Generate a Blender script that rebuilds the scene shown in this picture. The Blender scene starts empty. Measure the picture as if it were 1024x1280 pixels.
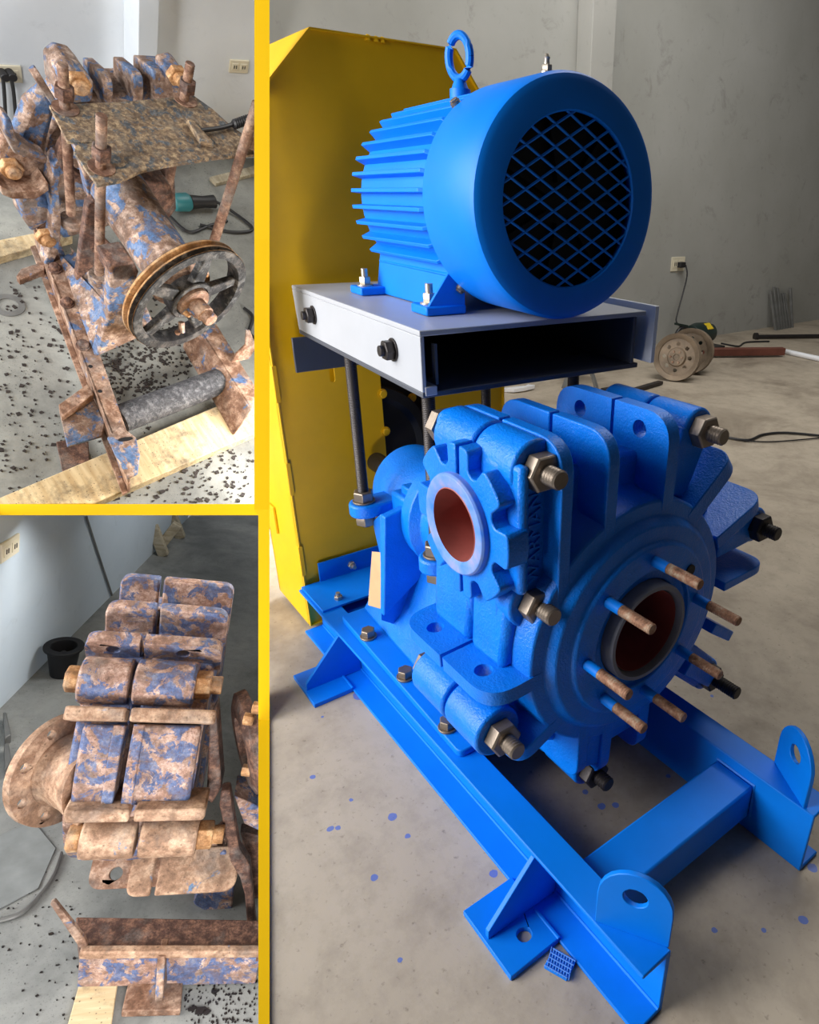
import bpy, bmesh, math, random
from math import sin, cos, pi, radians, sqrt, atan2, hypot
from mathutils import Vector, Matrix, Euler
from mathutils.geometry import tessellate_polygon

S = bpy.context.scene
COL = S.collection
random.seed(7)
# ------------------------------------------------------------------ camera, world, lights, exposure
# world: X along the pump shaft (towards the suction end), Y across the base frame, Z up; camera 1.5 m above the floor
FPX, PX0, PY0, CAMH = 837.8, 676.0, 640.0, 1.5
PITCH, ROLL, YAW = radians(24.766), radians(1.31), radians(-50.635)
def _axes():
    cp, sp, cy, sy, cr, sr = cos(PITCH), sin(PITCH), cos(YAW), sin(YAW), cos(ROLL), sin(ROLL)
    up = Vector((0, -cp, -sp)); fw = Vector((0, -sp, cp)); ri = Vector((1, 0, 0))
    R = Matrix(((cr, -sr, 0), (sr, cr, 0), (0, 0, 1)))
    return Matrix((R @ (cy*ri + sy*fw), R @ (-sy*ri + cy*fw), R @ up))
CM = _axes()                                            # camera axes (x right, y down, z forward) -> world
CAMP = Vector((0, 0, CAMH))
cam = bpy.data.cameras.new('camera'); cam_o = bpy.data.objects.new('camera', cam); COL.objects.link(cam_o)
cam.sensor_fit = 'VERTICAL'; cam.sensor_height = 36.0; cam.sensor_width = 36.0
cam.lens = 36.0*FPX/1280.0; cam.shift_x = (512-PX0)/1280.0; cam.shift_y = 0.0; cam.clip_start = 0.05
_r, _u, _b = CM @ Vector((1, 0, 0)), CM @ Vector((0, -1, 0)), CM @ Vector((0, 0, -1))
cam_o.matrix_world = Matrix(((_r.x, _u.x, _b.x, 0), (_r.y, _u.y, _b.y, 0), (_r.z, _u.z, _b.z, CAMH), (0, 0, 0, 1)))
S.camera = cam_o

S.view_settings.view_transform = 'Standard'; S.view_settings.look = 'None'
S.view_settings.gamma = 1.0; S.view_settings.use_curve_mapping = False
S.view_settings.exposure = -0.42
W = bpy.data.worlds.new('daylight'); S.world = W; W.use_nodes = True
W.node_tree.nodes['Background'].inputs[0].default_value = (0.86, 0.93, 1.0, 1)
W.node_tree.nodes['Background'].inputs[1].default_value = 0.36
def area(name, loc, target, sx, sy, power, color=(1, 1, 1)):
    l = bpy.data.lights.new(name, 'AREA'); l.shape = 'RECTANGLE'; l.size = sx; l.size_y = sy; l.energy = power; l.color = color
    o = bpy.data.objects.new(name, l); COL.objects.link(o); o.location = loc
    o.rotation_euler = (Vector(target)-Vector(loc)).to_track_quat('-Z', 'Y').to_euler()
    return o
area('doorway_daylight', (-2.7, -4.2, 2.0), (-1.8, 0.8, 0.7), 2.6, 2.8, 430, (1.0, 0.98, 0.95))
area('added_side_fill', (-4.9, -3.4, 3.2), (-3.2, 0.6, 0.6), 2.6, 2.6, 300, (1.0, 0.99, 0.97))  # added fill to brighten the left bays; no such opening is known
area('added_bay_fill', (-1.55, -1.25, 2.3), (-3.4, 0.7, 0.8), 1.0, 1.0, 54, (1.0, 0.98, 0.95))  # added lamp that lifts the upper bay wall and the guard
area('added_low_bay_fill', (-0.75, -0.25, -0.42), (-3.6, 0.0, -0.35), 0.6, 0.6, 46, (1.0, 0.98, 0.96))  # added fill below floor level, brightens the lower bay
def spot(name, loc, target, deg, power, size=0.15, blend=0.5):
    l = bpy.data.lights.new(name, 'SPOT'); l.energy = power; l.spot_size = radians(deg); l.spot_blend = blend; l.shadow_soft_size = size; l.color = (1.0, 0.99, 0.97)
    o = bpy.data.objects.new(name, l); COL.objects.link(o); o.location = loc
    o.rotation_euler = (Vector(target)-Vector(loc)).to_track_quat('-Z', 'Y').to_euler()
spot('added_upper_bay_spot', (-1.2, -1.1, 2.5), (-4.5, 0.55, 1.8), 44, 300, 0.25)  # added spot that brightens the upper bay alone
area('added_lower_wall_fill', (-3.25, 1.55, 0.45), (-3.7, -0.4, -0.1), 0.5, 0.5, 66, (1.0, 0.99, 0.97))  # added fill hidden behind the guard for the lower bay's wall
area('added_overhead_fill', (-3.0, 4.6, 5.1), (-3.4, 4.8, 0.0), 3.0, 4.0, 300, (1.0, 0.98, 0.94))  # added overhead fill for the floor and wall on the right

# ------------------------------------------------------------------ pixel -> place helpers (the photograph is 1024 x 1280)
def ray(x, y): return CM @ Vector((x-PX0, y-PY0, FPX))
def onZ(x, y, z=0.0): d = ray(x, y); return CAMP + d*((z-CAMH)/d.z)
def onX(x, y, X): d = ray(x, y); return CAMP + d*(X/d.x)
def onY(x, y, Y): d = ray(x, y); return CAMP + d*(Y/d.y)
def atD(x, y, dep): return CAMP + ray(x, y)*(dep/FPX)
class Bay:
    """a local frame (A, B, U) placed in the world"""
    def __init__(s, rows, org):
        s.R = Matrix(rows); s.o = Vector(org); s.c = s.R.transposed() @ (CAMP-s.o)
        s.M = Matrix.Translation(s.o) @ s.R.to_4x4()
    def on(s, ax, v, x, y):
        d = s.R.transposed() @ ray(x, y)
        return s.c + d*((v-s.c[ax])/d[ax])
    def loc(s, p): return s.R.transposed() @ (Vector(p)-s.o)
MAIN = Bay(((1, 0, 0), (0, 1, 0), (0, 0, 1)), (0, 0, 0))
B1 = Bay(((0.728, -0.157, 0.667), (0.174, 0.984, 0.042), (-0.663, 0.085, 0.744)), (-3.895, 0.611, 1.228))
B2 = Bay(((0.371, -0.927, 0.046), (0.891, 0.370, 0.264), (-0.261, -0.057, 0.964)), (-2.296, 0.010, -0.368))
for b_ in (B1, B2):                                    # orthonormalise
    q = b_.R.to_quaternion().normalized(); b_.R = q.to_matrix(); b_.c = b_.R.transposed() @ (CAMP-b_.o)
    b_.M = Matrix.Translation(b_.o) @ b_.R.to_4x4()

# ------------------------------------------------------------------ materials
def srgb(r, g, b):
    f = lambda c: (c/255/12.92) if c/255 <= 0.04045 else ((c/255+0.055)/1.055)**2.4
    return (f(r), f(g), f(b), 1)
class NT:
    def __init__(s, name):
        s.m = bpy.data.materials.new(name); s.m.use_nodes = True; s.t = s.m.node_tree; s.n = s.t.nodes
        s.bsdf = s.n['Principled BSDF']; s.tc = s.n.new('ShaderNodeTexCoord')
    def link(s, a, b): s.t.links.new(a, b)
    def noise(s, scale, detail=4, rough=0.6, coord='Object', dist=0.0):
        n = s.n.new('ShaderNodeTexNoise'); n.inputs['Scale'].default_value = scale; n.inputs['Detail'].default_value = detail
        n.inputs['Roughness'].default_value = rough; n.inputs['Distortion'].default_value = dist
        s.link(s.tc.outputs[coord], n.inputs['Vector']); return n.outputs['Fac']
    def voro(s, scale, coord='Object', feat='F1'):
        n = s.n.new('ShaderNodeTexVoronoi'); n.inputs['Scale'].default_value = scale; n.feature = feat
        s.link(s.tc.outputs[coord], n.inputs['Vector']); return n.outputs['Distance']
    def ramp(s, fac, stops, interp='LINEAR'):
        r = s.n.new('ShaderNodeValToRGB'); r.color_ramp.interpolation = interp
        e = r.color_ramp.elements
        while len(e) < len(stops): e.new(0.5)
        for i, (p, c) in enumerate(stops):
            e[i].position = p; e[i].color = c if len(c) == 4 else (*c, 1)
        s.link(fac, r.inputs[0]); return r.outputs[0]
    def mix(s, fac, a, b, mode='MIX'):
        m = s.n.new('ShaderNodeMix'); m.data_type = 'RGBA'; m.blend_type = mode
        for v, i in ((fac, 0), (a, 6), (b, 7)):
            if hasattr(v, 'is_linked'): s.link(v, m.inputs[i])
            else: m.inputs[i].default_value = v
        return m.outputs[2]
    def math(s, op, a, b=0.0):
        m = s.n.new('ShaderNodeMath'); m.operation = op
        for v, i in ((a, 0), (b, 1)):
            if hasattr(v, 'is_linked'): s.link(v, m.inputs[i])
            else: m.inputs[i].default_value = v
        return m.outputs[0]
    def bump(s, h, strength, dist=0.01):
        b = s.n.new('ShaderNodeBump'); b.inputs['Strength'].default_value = strength; b.inputs['Distance'].default_value = dist
        s.link(h, b.inputs['Height']); s.link(b.outputs[0], s.bsdf.inputs['Normal'])
    def set(s, color=None, rough=0.5, metal=0.0, spec=0.5):
        for v, k in ((color, 'Base Color'), (rough, 'Roughness'), (metal, 'Metallic'), (spec, 'Specular IOR Level')):
            if v is None: continue
            if hasattr(v, 'is_linked'): s.link(v, s.bsdf.inputs[k])
            else: s.bsdf.inputs[k].default_value = v
        return s.m
def BW(v): return (v, v, v, 1)
def plain(name, c, rough=0.5, metal=0.0, spec=0.5, var=0.0, bump=0.0, bscale=60):
    t = NT(name); col = c
    if var:
        lo = tuple(x*(1-var) for x in c[:3])+(1,); hi = tuple(min(1, x*(1+var)) for x in c[:3])+(1,)
        col = t.ramp(t.noise(7, 5), [(0.3, lo), (0.7, hi)])
    if bump: t.bump(t.noise(bscale, 4), bump, 0.004)
    return t.set(col, rough, metal, spec)
M = {}
BLUE = srgb(0, 118, 226)
M['blue'] = plain('blue_enamel_on_plate', BLUE, 0.46, 0, 0.25, 0.06, 0.04, 25)
def cast_blue():
    t = NT('blue_enamel_on_casting')
    col = t.ramp(t.noise(9, 5), [(0.3, srgb(0, 108, 214)), (0.7, srgb(2, 122, 232))])
    h = t.mix(0.5, t.noise(55, 5, 0.65), t.noise(190, 3, 0.6))
    t.bump(h, 0.55, 0.006)
    return t.set(col, t.ramp(t.noise(30, 3), [(0.3, BW(0.28)), (0.7, BW(0.44))]), 0, 0.4)
M['cast'] = cast_blue()
M['yellow'] = plain('yellow_enamel', srgb(230, 180, 10), 0.45, 0, 0.45, 0.05, 0.06, 9)
M['trim_yellow'] = plain('yellow_divider_paint', srgb(208, 166, 3), 0.7, 0, 0.1, 0.02)
M['grey_paint'] = plain('light_grey_enamel', srgb(168, 171, 178), 0.42, 0, 0.5, 0.04, 0.05, 14)
M['dark_grey'] = plain('dark_grey_primer', srgb(74, 78, 88), 0.45, 0, 0.5, 0.1)
M['black'] = plain('black_rubber', srgb(20, 20, 23), 0.6, 0, 0.4)
M['steel'] = plain('bolt_steel', srgb(140, 128, 116), 0.42, 0.75, 0.5, 0.25, 0.1, 80)
M['dark_steel'] = plain('blackened_steel', srgb(58, 54, 54), 0.42, 0.6, 0.5, 0.2, 0.1, 90)
M['zinc'] = plain('zinc_plated_steel', srgb(190, 180, 165), 0.35, 0.7, 0.5, 0.2)
def rusty_stud():
    t = NT('rusty_stud_steel')
    return t.set(t.ramp(t.noise(45, 5, 0.7), [(0.3, srgb(88, 62, 50)), (0.5, srgb(150, 110, 86)), (0.7, srgb(176, 160, 140))]), 0.6, 0.35)
M['stud'] = rusty_stud()
M['red_rubber'] = plain('red_rubber_liner', srgb(140, 62, 54), 0.6, 0, 0.3, 0.25)
M['liner_lip'] = plain('grey_rubber_lip', srgb(120, 122, 132), 0.55, 0, 0.4, 0.15)
M['tan_paper'] = plain('tan_masking_paper', srgb(196, 160, 122), 0.8, 0, 0.2, 0.12)
M['white'] = plain('white_enamel', srgb(232, 234, 238), 0.4, 0, 0.5)
M['ivory'] = plain('ivory_plastic', srgb(222, 214, 190), 0.45)
M['cable'] = plain('black_cable', srgb(32, 31, 33), 0.5)
M['green_tool'] = plain('dark_green_tool_plastic', srgb(28, 44, 40), 0.4, 0, 0.5, 0.15)
M['teal_tool'] = plain('teal_tool_plastic', srgb(52, 122, 128), 0.4, 0, 0.5, 0.1)
M['red_steel'] = plain('red_oxide_steel', srgb(112, 66, 54), 0.6, 0.1, 0.4, 0.2)
M['rim'] = plain('dusty_wheel_rim', srgb(136, 120, 102), 0.55, 0.2, 0.4, 0.35)
M['grey_steel'] = plain('grey_bar_steel', srgb(120, 120, 118), 0.5, 0.4, 0.5, 0.2)
M['lens'] = plain('yellow_label', srgb(220, 190, 40), 0.5)

def concrete_floor(name, base, dark, pale, drops=(), speck=0.0, sc=1.0):
    t = NT(name)
    c = t.ramp(t.noise(1.3*sc, 6, 0.62, dist=0.6), [(0.32, dark), (0.5, base), (0.72, pale)])
    c = t.mix(t.ramp(t.noise(9*sc, 6, 0.7), [(0.45, BW(0)), (0.75, BW(0.35))]), c, tuple(v*0.55 for v in dark[:3])+(1,))
    c = t.mix(t.ramp(t.noise(60*sc, 3, 0.6), [(0.62, BW(0)), (0.75, BW(0.5))]), c, tuple(v*0.4 for v in dark[:3])+(1,))
    if speck:
        v = t.voro(34*sc); n = t.noise(3.2*sc, 3)
        k = t.math('MULTIPLY', t.ramp(v, [(0.10, BW(1)), (0.19, BW(0))]), t.ramp(n, [(0.38, BW(0)), (0.62, BW(speck))]))
        c = t.mix(k, c, srgb(38, 38, 42))
        v = t.voro(90*sc)
        k = t.math('MULTIPLY', t.ramp(v, [(0.12, BW(1)), (0.22, BW(0))]), t.ramp(n, [(0.35, BW(0)), (0.6, BW(speck*0.8))]))
        c = t.mix(k, c, srgb(52, 52, 54))
    if drops:
        sx = t.n.new('ShaderNodeSeparateXYZ'); t.link(t.tc.outputs['Object'], sx.inputs[0])
        wob = t.math('MULTIPLY', t.math('SUBTRACT', t.noise(38, 3), 0.5), 0.012)
        acc = None
        for (px, py, r) in drops:
            dx = t.math('SUBTRACT', sx.outputs[0], px); dy = t.math('SUBTRACT', sx.outputs[1], py)
            d = t.math('SQRT', t.math('ADD', t.math('MULTIPLY', dx, dx), t.math('MULTIPLY', dy, dy)))
            k = t.math('LESS_THAN', t.math('ADD', d, wob), r)
            acc = k if acc is None else t.math('MAXIMUM', acc, k)
        c = t.mix(t.math('MULTIPLY', acc, 0.72), c, srgb(40, 96, 190))
    t.bump(t.noise(40*sc, 5, 0.7), 0.12, 0.004)
    return t.set(c, t.ramp(t.noise(2.5*sc, 4), [(0.35, BW(0.48)), (0.7, BW(0.7))]), 0, 0.35)
def plaster(name, a, b, stain, sc=1.0, amount=0.5):
    t = NT(name)
    c = t.ramp(t.noise(0.8*sc, 5, 0.6), [(0.3, a), (0.7, b)])
    c = t.mix(t.ramp(t.noise(3.1*sc, 6, 0.72, dist=0.8), [(0.58, BW(0)), (0.76, BW(amount))]), c, stain)
    c = t.mix(t.ramp(t.noise(12*sc, 5, 0.7), [(0.6, BW(0)), (0.8, BW(amount*0.6))]), c, stain)
    t.bump(t.noise(26*sc, 5), 0.10, 0.004)
    return t.set(c, 0.75, 0, 0.25)
def rust_mix(name, rust, pale, blue, blue_amt=0.5, grey=(0.2, 0.19, 0.18, 1), sc=1.0):
    t = NT(name)
    r = t.ramp(t.noise(16*sc, 7, 0.72), [(0.3, tuple(v*0.4 for v in rust[:3])+(1,)), (0.47, rust), (0.66, pale)])
    r = t.mix(t.ramp(t.noise(6*sc, 5, 0.65), [(0.5, BW(0)), (0.68, BW(0.6))]), r, grey)
    n = t.noise(8.5*sc, 7, 0.7, dist=0.5)
    th = 0.62-0.26*blue_amt
    k = t.ramp(n, [(th, BW(0)), (th+0.035, BW(0.9))])
    bl = t.ramp(t.noise(21*sc, 5, 0.7), [(0.3, tuple(v*0.35 for v in blue[:3])+(1,)), (0.5, blue), (0.75, tuple(min(1, 0.55*v+0.22) for v in blue[:3])+(1,))])
    c = t.mix(k, r, bl)
    c = t.mix(t.ramp(t.noise(70*sc, 4, 0.7), [(0.5, BW(0)), (0.72, BW(0.55))]), c, tuple(v*0.3 for v in rust[:3])+(1,))
    c = t.mix(t.ramp(t.noise(5*sc, 6, 0.75, dist=1.0), [(0.50, BW(0)), (0.64, BW(0.62))]), c, tuple(v*0.42 for v in rust[:3])+(1,))
    c = t.mix(t.ramp(t.voro(42*sc), [(0.05, BW(0.7)), (0.2, BW(0))]), c, tuple(v*0.3 for v in rust[:3])+(1,))
    h = t.mix(0.5, t.noise(45*sc, 6, 0.75), t.noise(12*sc, 4, 0.7))
    t.bump(h, 0.8, 0.008)
    return t.set(c, t.ramp(t.noise(14*sc, 4), [(0.3, BW(0.5)), (0.7, BW(0.82))]), 0.1, 0.35)
RUST, PALE, OBLUE = srgb(132, 104, 88), srgb(204, 180, 164), srgb(70, 108, 154)
M['rust_blue'] = rust_mix('flaking_blue_paint_on_rust', RUST, PALE, OBLUE, 0.40, sc=1.2)
M['rust_more'] = rust_mix('rust_with_blue_traces', srgb(132, 98, 78), srgb(202, 172, 150), OBLUE, 0.12)
M['rust'] = rust_mix('brown_rust', srgb(120, 88, 72), srgb(186, 154, 130), srgb(70, 70, 80), -0.3)
M['rust_dark'] = rust_mix('dark_pitted_rust', srgb(86, 62, 54), srgb(150, 112, 92), srgb(60, 70, 90), -0.2, sc=1.6)
M['rust_nut'] = rust_mix('orange_rust_nut', srgb(176, 128, 84), srgb(222, 182, 136), srgb(90, 80, 80), -0.5, sc=1.5)
M['rust_plate'] = rust_mix('grey_scaled_rust_plate', srgb(116, 96, 78), srgb(188, 164, 130), srgb(70, 82, 92), 0.35, grey=srgb(112, 112, 108), sc=2.6)
M['pulley_black'] = rust_mix('worn_black_pulley_paint', srgb(38, 37, 39), srgb(92, 86, 82), srgb(24, 26, 30), 0.5)
M['groove'] = rust_mix('rusty_belt_groove', srgb(166, 122, 78), srgb(206, 166, 120), srgb(120, 88, 62), -0.2)
def wood(name, a, b, dark):
    t = NT(name)
    mp = t.n.new('ShaderNodeMapping'); mp.inputs['Scale'].default_value = (3, 26, 26)
    t.link(t.tc.outputs['Object'], mp.inputs[0])
    n = t.n.new('ShaderNodeTexNoise'); n.inputs['Scale'].default_value = 1.6; n.inputs['Detail'].default_value = 6
    t.link(mp.outputs[0], n.inputs['Vector'])
    c = t.ramp(n.outputs['Fac'], [(0.3, b), (0.65, a)])
    c = t.mix(t.ramp(t.noise(5, 6, 0.75), [(0.5, BW(0)), (0.68, BW(0.8))]), c, dark)
    c = t.mix(t.ramp(t.voro(60), [(0.1, BW(0.8)), (0.2, BW(0))]), c, dark)
    t.bump(n.outputs['Fac'], 0.3, 0.004)
    return t.set(c, 0.8, 0, 0.2)
M['timber'] = wood('dusty_pale_timber', srgb(214, 196, 160), srgb(182, 158, 120), srgb(92, 84, 74))
M['timber_clean'] = wood('pale_timber_leg', srgb(200, 190, 168), srgb(160, 148, 124), srgb(140, 130, 110))

# ------------------------------------------------------------------ mesh builder
class MB:
    def __init__(s): s.v = []; s.f = []
    def add(s, vs, fs):
        k = len(s.v); s.v += [Vector(v) for v in vs]; s.f += [tuple(i+k for i in f) for f in fs]; return s
    def hexa(s, b, t):
        """b, t: four corners each, same order"""
        n = len(b)
        return s.add(list(b)+list(t), [tuple(range(n))[::-1], tuple(range(n, 2*n))] + [(i, (i+1) % n, n+(i+1) % n, n+i) for i in range(n)])
    def box(s, x0, x1, y0, y1, z0, z1):
        q = [(x0, y0), (x1, y0), (x1, y1), (x0, y1)]
        return s.hexa([(x, y, z0) for x, y in q], [(x, y, z1) for x, y in q])
    def obox(s, c, ax, ay, az):
        c, ax, ay, az = map(Vector, (c, ax, ay, az))
        q = [(-1, -1), (1, -1), (1, 1), (-1, 1)]
        return s.hexa([c+ax*i+ay*j-az for i, j in q], [c+ax*i+ay*j+az for i, j in q])
    def prism(s, outer, fn, w0, w1, holes=()):
        """outer: 2D outline; fn(u, v, w) -> point; extruded from w0 to w1, with holes"""
        ar = lambda l: sum(l[i-1][0]*l[i][1]-l[i][0]*l[i-1][1] for i in range(len(l)))
        def clean(l):
            o_ = [p for i, p in enumerate(l) if hypot(p[0]-l[i-1][0], p[1]-l[i-1][1]) > 1e-5]
            return o_
        loops = [clean(list(outer))]+[list(h) for h in holes]
        if ar(loops[0]) < 0: loops[0].reverse()
        loops[1:] = [h[::-1] if ar(h) > 0 else h for h in loops[1:]]
        flat = [p for l in loops for p in l]
        tris = tessellate_polygon([[Vector((p[0], p[1], 0)) for p in l] for l in loops])
        n = len(flat)
        vs = [fn(u, v, w0) for u, v in flat]+[fn(u, v, w1) for u, v in flat]
        if not holes: fs = [tuple(range(n))[::-1], tuple(range(n, 2*n))]
        else: fs = [tuple(t)[::-1] for t in tris]+[tuple(i+n for i in t) for t in tris]
        k = 0
        for l in loops:
            m = len(l)
            fs += [(k+i, k+(i+1) % m, n+k+(i+1) % m, n+k+i) for i in range(m)]
            k += m
        return s.add(vs, fs)
    def lathe(s, o, axis, prof, n=32, closed=False):
        o = Vector(o); a = Vector(axis).normalized()
        e = Vector((0, 0, 1)) if abs(a.z) < 0.9 else Vector((1, 0, 0))
        u = a.cross(e).normalized(); w = a.cross(u)
        vs = []; fs = []
        for (t, r) in prof:
            for i in range(n):
                g = 2*pi*i/n; vs.append(o+a*t+(u*cos(g)+w*sin(g))*r)
        m = len(prof)
        rng = m if closed else m-1
        for j in range(rng):
            for i in range(n):
                a0 = j*n+i; a1 = j*n+(i+1) % n; b0 = ((j+1) % m)*n+i; b1 = ((j+1) % m)*n+(i+1) % n
                fs.append((a0, a1, b1, b0))
        if not closed:
            fs.append(tuple(range(n))[::-1]); fs.append(tuple((m-1)*n+i for i in range(n)))
        return s.add(vs, fs)
    def cyl(s, p0, p1, r0, r1=None, n=20):
        p0, p1 = Vector(p0), Vector(p1); L = (p1-p0).length
        return s.lathe(p0, p1-p0, [(0, r0), (L, r0 if r1 is None else r1)], n)
    def ring(s, c, axis, ro, ri, h, n=32):
        return s.lathe(c, axis, [(0, ri), (0, ro), (h, ro), (h, ri)], n, True)
    def hexn(s, c, axis, r, h): return s.lathe(c, axis, [(0, r*0.94), (h*0.1, r), (h*0.88, r), (h, r*0.9)], 6)
    def tube(s, pts, r, n=8):
        pts = [Vector(p) for p in pts]; vs = []; fs = []
        for i, p in enumerate(pts):
            d = (pts[min(i+1, len(pts)-1)]-pts[max(i-1, 0)]).normalized()
            e = Vector((0, 0, 1)) if abs(d.z) < 0.95 else Vector((1, 0, 0))
            u = d.cross(e).normalized(); w = d.cross(u)
            rr = r[i] if isinstance(r, (list, tuple)) else r
            vs += [p+(u*cos(2*pi*k/n)+w*sin(2*pi*k/n))*rr for k in range(n)]
        for i in range(len(pts)-1):
            fs += [(i*n+k, i*n+(k+1) % n, (i+1)*n+(k+1) % n, (i+1)*n+k) for k in range(n)]
        fs += [tuple(range(n))[::-1], tuple((len(pts)-1)*n+k for k in range(n))]
        return s.add(vs, fs)
    def screw(s, p0, p1, r, pitch, n=14):
        """threaded rod: stacked ridges"""
        p0, p1 = Vector(p0), Vector(p1); L = (p1-p0).length; k = max(2, int(L/pitch)); pr = []
        for i in range(k):
            pr += [(L*i/k, r*0.92), (L*(i+0.5)/k, r)]
        pr.append((L, r*0.86))
        return s.lathe(p0, p1-p0, pr, n)
def ngon(cx, cy, r, n=20, a0=0.0): return [(cx+r*cos(a0+2*pi*i/n), cy+r*sin(a0+2*pi*i/n)) for i in range(n)]
def rounded(pts, rad, n=5):
    """round the corners of a 2D outline; rad a number or one per corner"""
    out = []; m = len(pts)
    for i, p in enumerate(pts):
        r = rad[i] if isinstance(rad, (list, tuple)) else rad
        p = Vector(p); a = Vector(pts[i-1])-p; b = Vector(pts[(i+1) % m])-p
        if r <= 0: out.append(tuple(p)); continue
        la, lb = a.length, b.length; a.normalize(); b.normalize()
        ang = a.angle(b); d = min(r/math.tan(ang/2), la*0.49, lb*0.49)
        p0, p1 = p+a*d, p+b*d
        for k in range(n+1):
            t = k/n; q = p0*(1-t)**2+p*2*t*(1-t)+p1*t*t
            out.append((q.x, q.y))
    return out
def smooth_line(pts, n=6):
    pts = [Vector(p) for p in pts]; out = []
    for i in range(len(pts)-1):
        p0, p1, p2, p3 = pts[max(i-1, 0)], pts[i], pts[i+1], pts[min(i+2, len(pts)-1)]
        for k in range(n):
            t = k/n
            out.append(0.5*((2*p1)+(p2-p0)*t+(2*p0-5*p1+4*p2-p3)*t*t+(3*p1-p0-3*p2+p3)*t**3))
    out.append(pts[-1]); return out

# ------------------------------------------------------------------ objects
def mesh_obj(name, mb, mat, base, bevel=0.0, smooth=True, parent=None, clip=None, seg=2):
    bm = bmesh.new()
    vs = [bm.verts.new(v-base) for v in mb.v]
    for f in mb.f:
        try: bm.faces.new([vs[i] for i in f])
        except ValueError: pass
    bmesh.ops.recalc_face_normals(bm, faces=bm.faces)
    if clip:
        bmesh.ops.bisect_plane(bm, geom=bm.verts[:]+bm.edges[:]+bm.faces[:], plane_co=clip[0]-base, plane_no=clip[1], clear_outer=True)
        bmesh.ops.holes_fill(bm, edges=[e for e in bm.edges if e.is_boundary], sides=0)
    me = bpy.data.meshes.new(name); bm.to_mesh(me); bm.free()
    for m_ in (mat if isinstance(mat, (list, tuple)) else [mat]): me.materials.append(m_)
    if smooth:
        for p in me.polygons: p.use_smooth = True
        me.set_sharp_from_angle(angle=radians(35))
    o = bpy.data.objects.new(name, me); COL.objects.link(o)
    if parent: o.parent = parent
    if bevel:
        b = o.modifiers.new('edge', 'BEVEL'); b.width = bevel; b.segments = seg; b.limit_method = 'ANGLE'; b.angle_limit = radians(38)
    return o
class Thing:
    """an Empty at the thing's base that parents its parts"""
    def __init__(s, name, label, cat, base, bay=MAIN, group=None):
        s.o = bpy.data.objects.new(name, None); COL.objects.link(s.o); s.o.empty_display_size = 0.1
        s.base = Vector(base); s.o.matrix_world = bay.M @ Matrix.Translation(s.base)
        s.o['label'] = label; s.o['category'] = cat
        if group: s.o['group'] = group
    def part(s, name, mb, mat, bevel=0.0, parent=None, label=None, smooth=True, clip=None, stuff=False, seg=2):
        o = mesh_obj(name, mb, mat, s.base, bevel, smooth, parent or s.o, clip, seg)
        if label: o['label'] = label
        if stuff: o['kind'] = 'stuff'
        return o
def single(name, label, cat, mb, mat, base, bay=MAIN, bevel=0.0, group=None, smooth=True):
    base = Vector(base); o = mesh_obj(name, mb, mat, base, bevel, smooth)
    o.matrix_world = bay.M @ Matrix.Translation(base)
    o['label'] = label; o['category'] = cat
    if group: o['group'] = group
    return o
def struct(name, mb, mat, bay=MAIN, bevel=0.0):
    o = mesh_obj(name, mb, mat, Vector((0, 0, 0)), bevel, False); o.matrix_world = bay.M.copy(); o['kind'] = 'structure'; return o
XYZ = lambda u, v, w: (u, v, w)
YZX = lambda u, v, w: (w, u, v)          # outline in Y,Z extruded along X
XZY = lambda u, v, w: (u, w, v)          # outline in X,Z extruded along Y

# ================================================================== THE SETTING
drops = []
for (x, y, r) in [(391, 971, .012), (439, 1000, .010), (403, 896, .008), (490, 1021, .020), (413, 1036, .014), (423, 1035, .012), (510, 1045, .012),
                  (468, 1097, .014), (617, 1092, .017), (732, 990, .013), (500, 1200, .008), (835, 970, .011), (752, 1008, .018), (770, 1006, .014),
                  (890, 870, .010), (905, 855, .008), (893, 1163, .010), (955, 1163, .010), (1004, 1150, .018), (1016, 1085, .02), (443, 845, .03), (452, 868, .045)]:
    p = onZ(x, y); drops.append((p.x, p.y, r*0.62))
M['floor'] = concrete_floor('workshop_concrete_floor', srgb(174, 162, 145), srgb(134, 122, 107), srgb(190, 178, 160), drops, 0.0)
M['wall'] = plaster('stained_grey_plaster', srgb(158, 158, 152), srgb(174, 174, 170), srgb(96, 92, 84))
pa, pb = onZ(337, 1275), onZ(337, 420)
dl = (pb-pa).normalized(); pw = pa+dl*((-5.4-pa.x)/dl.x); pn = pa+dl*((1.2-pa.x)/dl.x)
mb = MB(); mb.prism([(pn.x, pn.y), (3.0, pn.y), (3.0, 12.0), (-5.4, 12.0), (pw.x, pw.y)], XYZ, -0.12, 0.0)
struct('floor', mb, M['floor'])
def poly_on(pts, thick, mat, name, bay=MAIN, nrm=(0, 0, 1)):
    n = Vector(nrm); mb = MB(); mb.hexa([Vector(p)-n*thick for p in pts], [Vector(p) for p in pts]); return struct(name, mb, mat, bay)
wl = [onX(328, 480, -5.4), onX(328, -60, -5.4)]
poly_on([(wl[0].x, wl[0].y, 0), (-5.4, 12.0, 0), (-5.4, 12.0, 5.2), (-5.4, wl[1].y, 5.2), (-5.4, wl[1].y, wl[1].z)], 0.15, M['wall'], 'wall_back', nrm=(1, 0, 0))
mb = MB(); mb.box(-5.398, -5.2, 4.72, 5.0, 0, 5.2); struct('trim_1', mb, plaster('column_plaster', srgb(160, 160, 155), srgb(176, 175, 170), srgb(110, 106, 98)), bevel=0.006)
mb = MB(); mb.box(-5.55, 3.0, 12.0, 12.15, 0, 5.2); struct('wall_right', mb, M['wall'])
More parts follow.
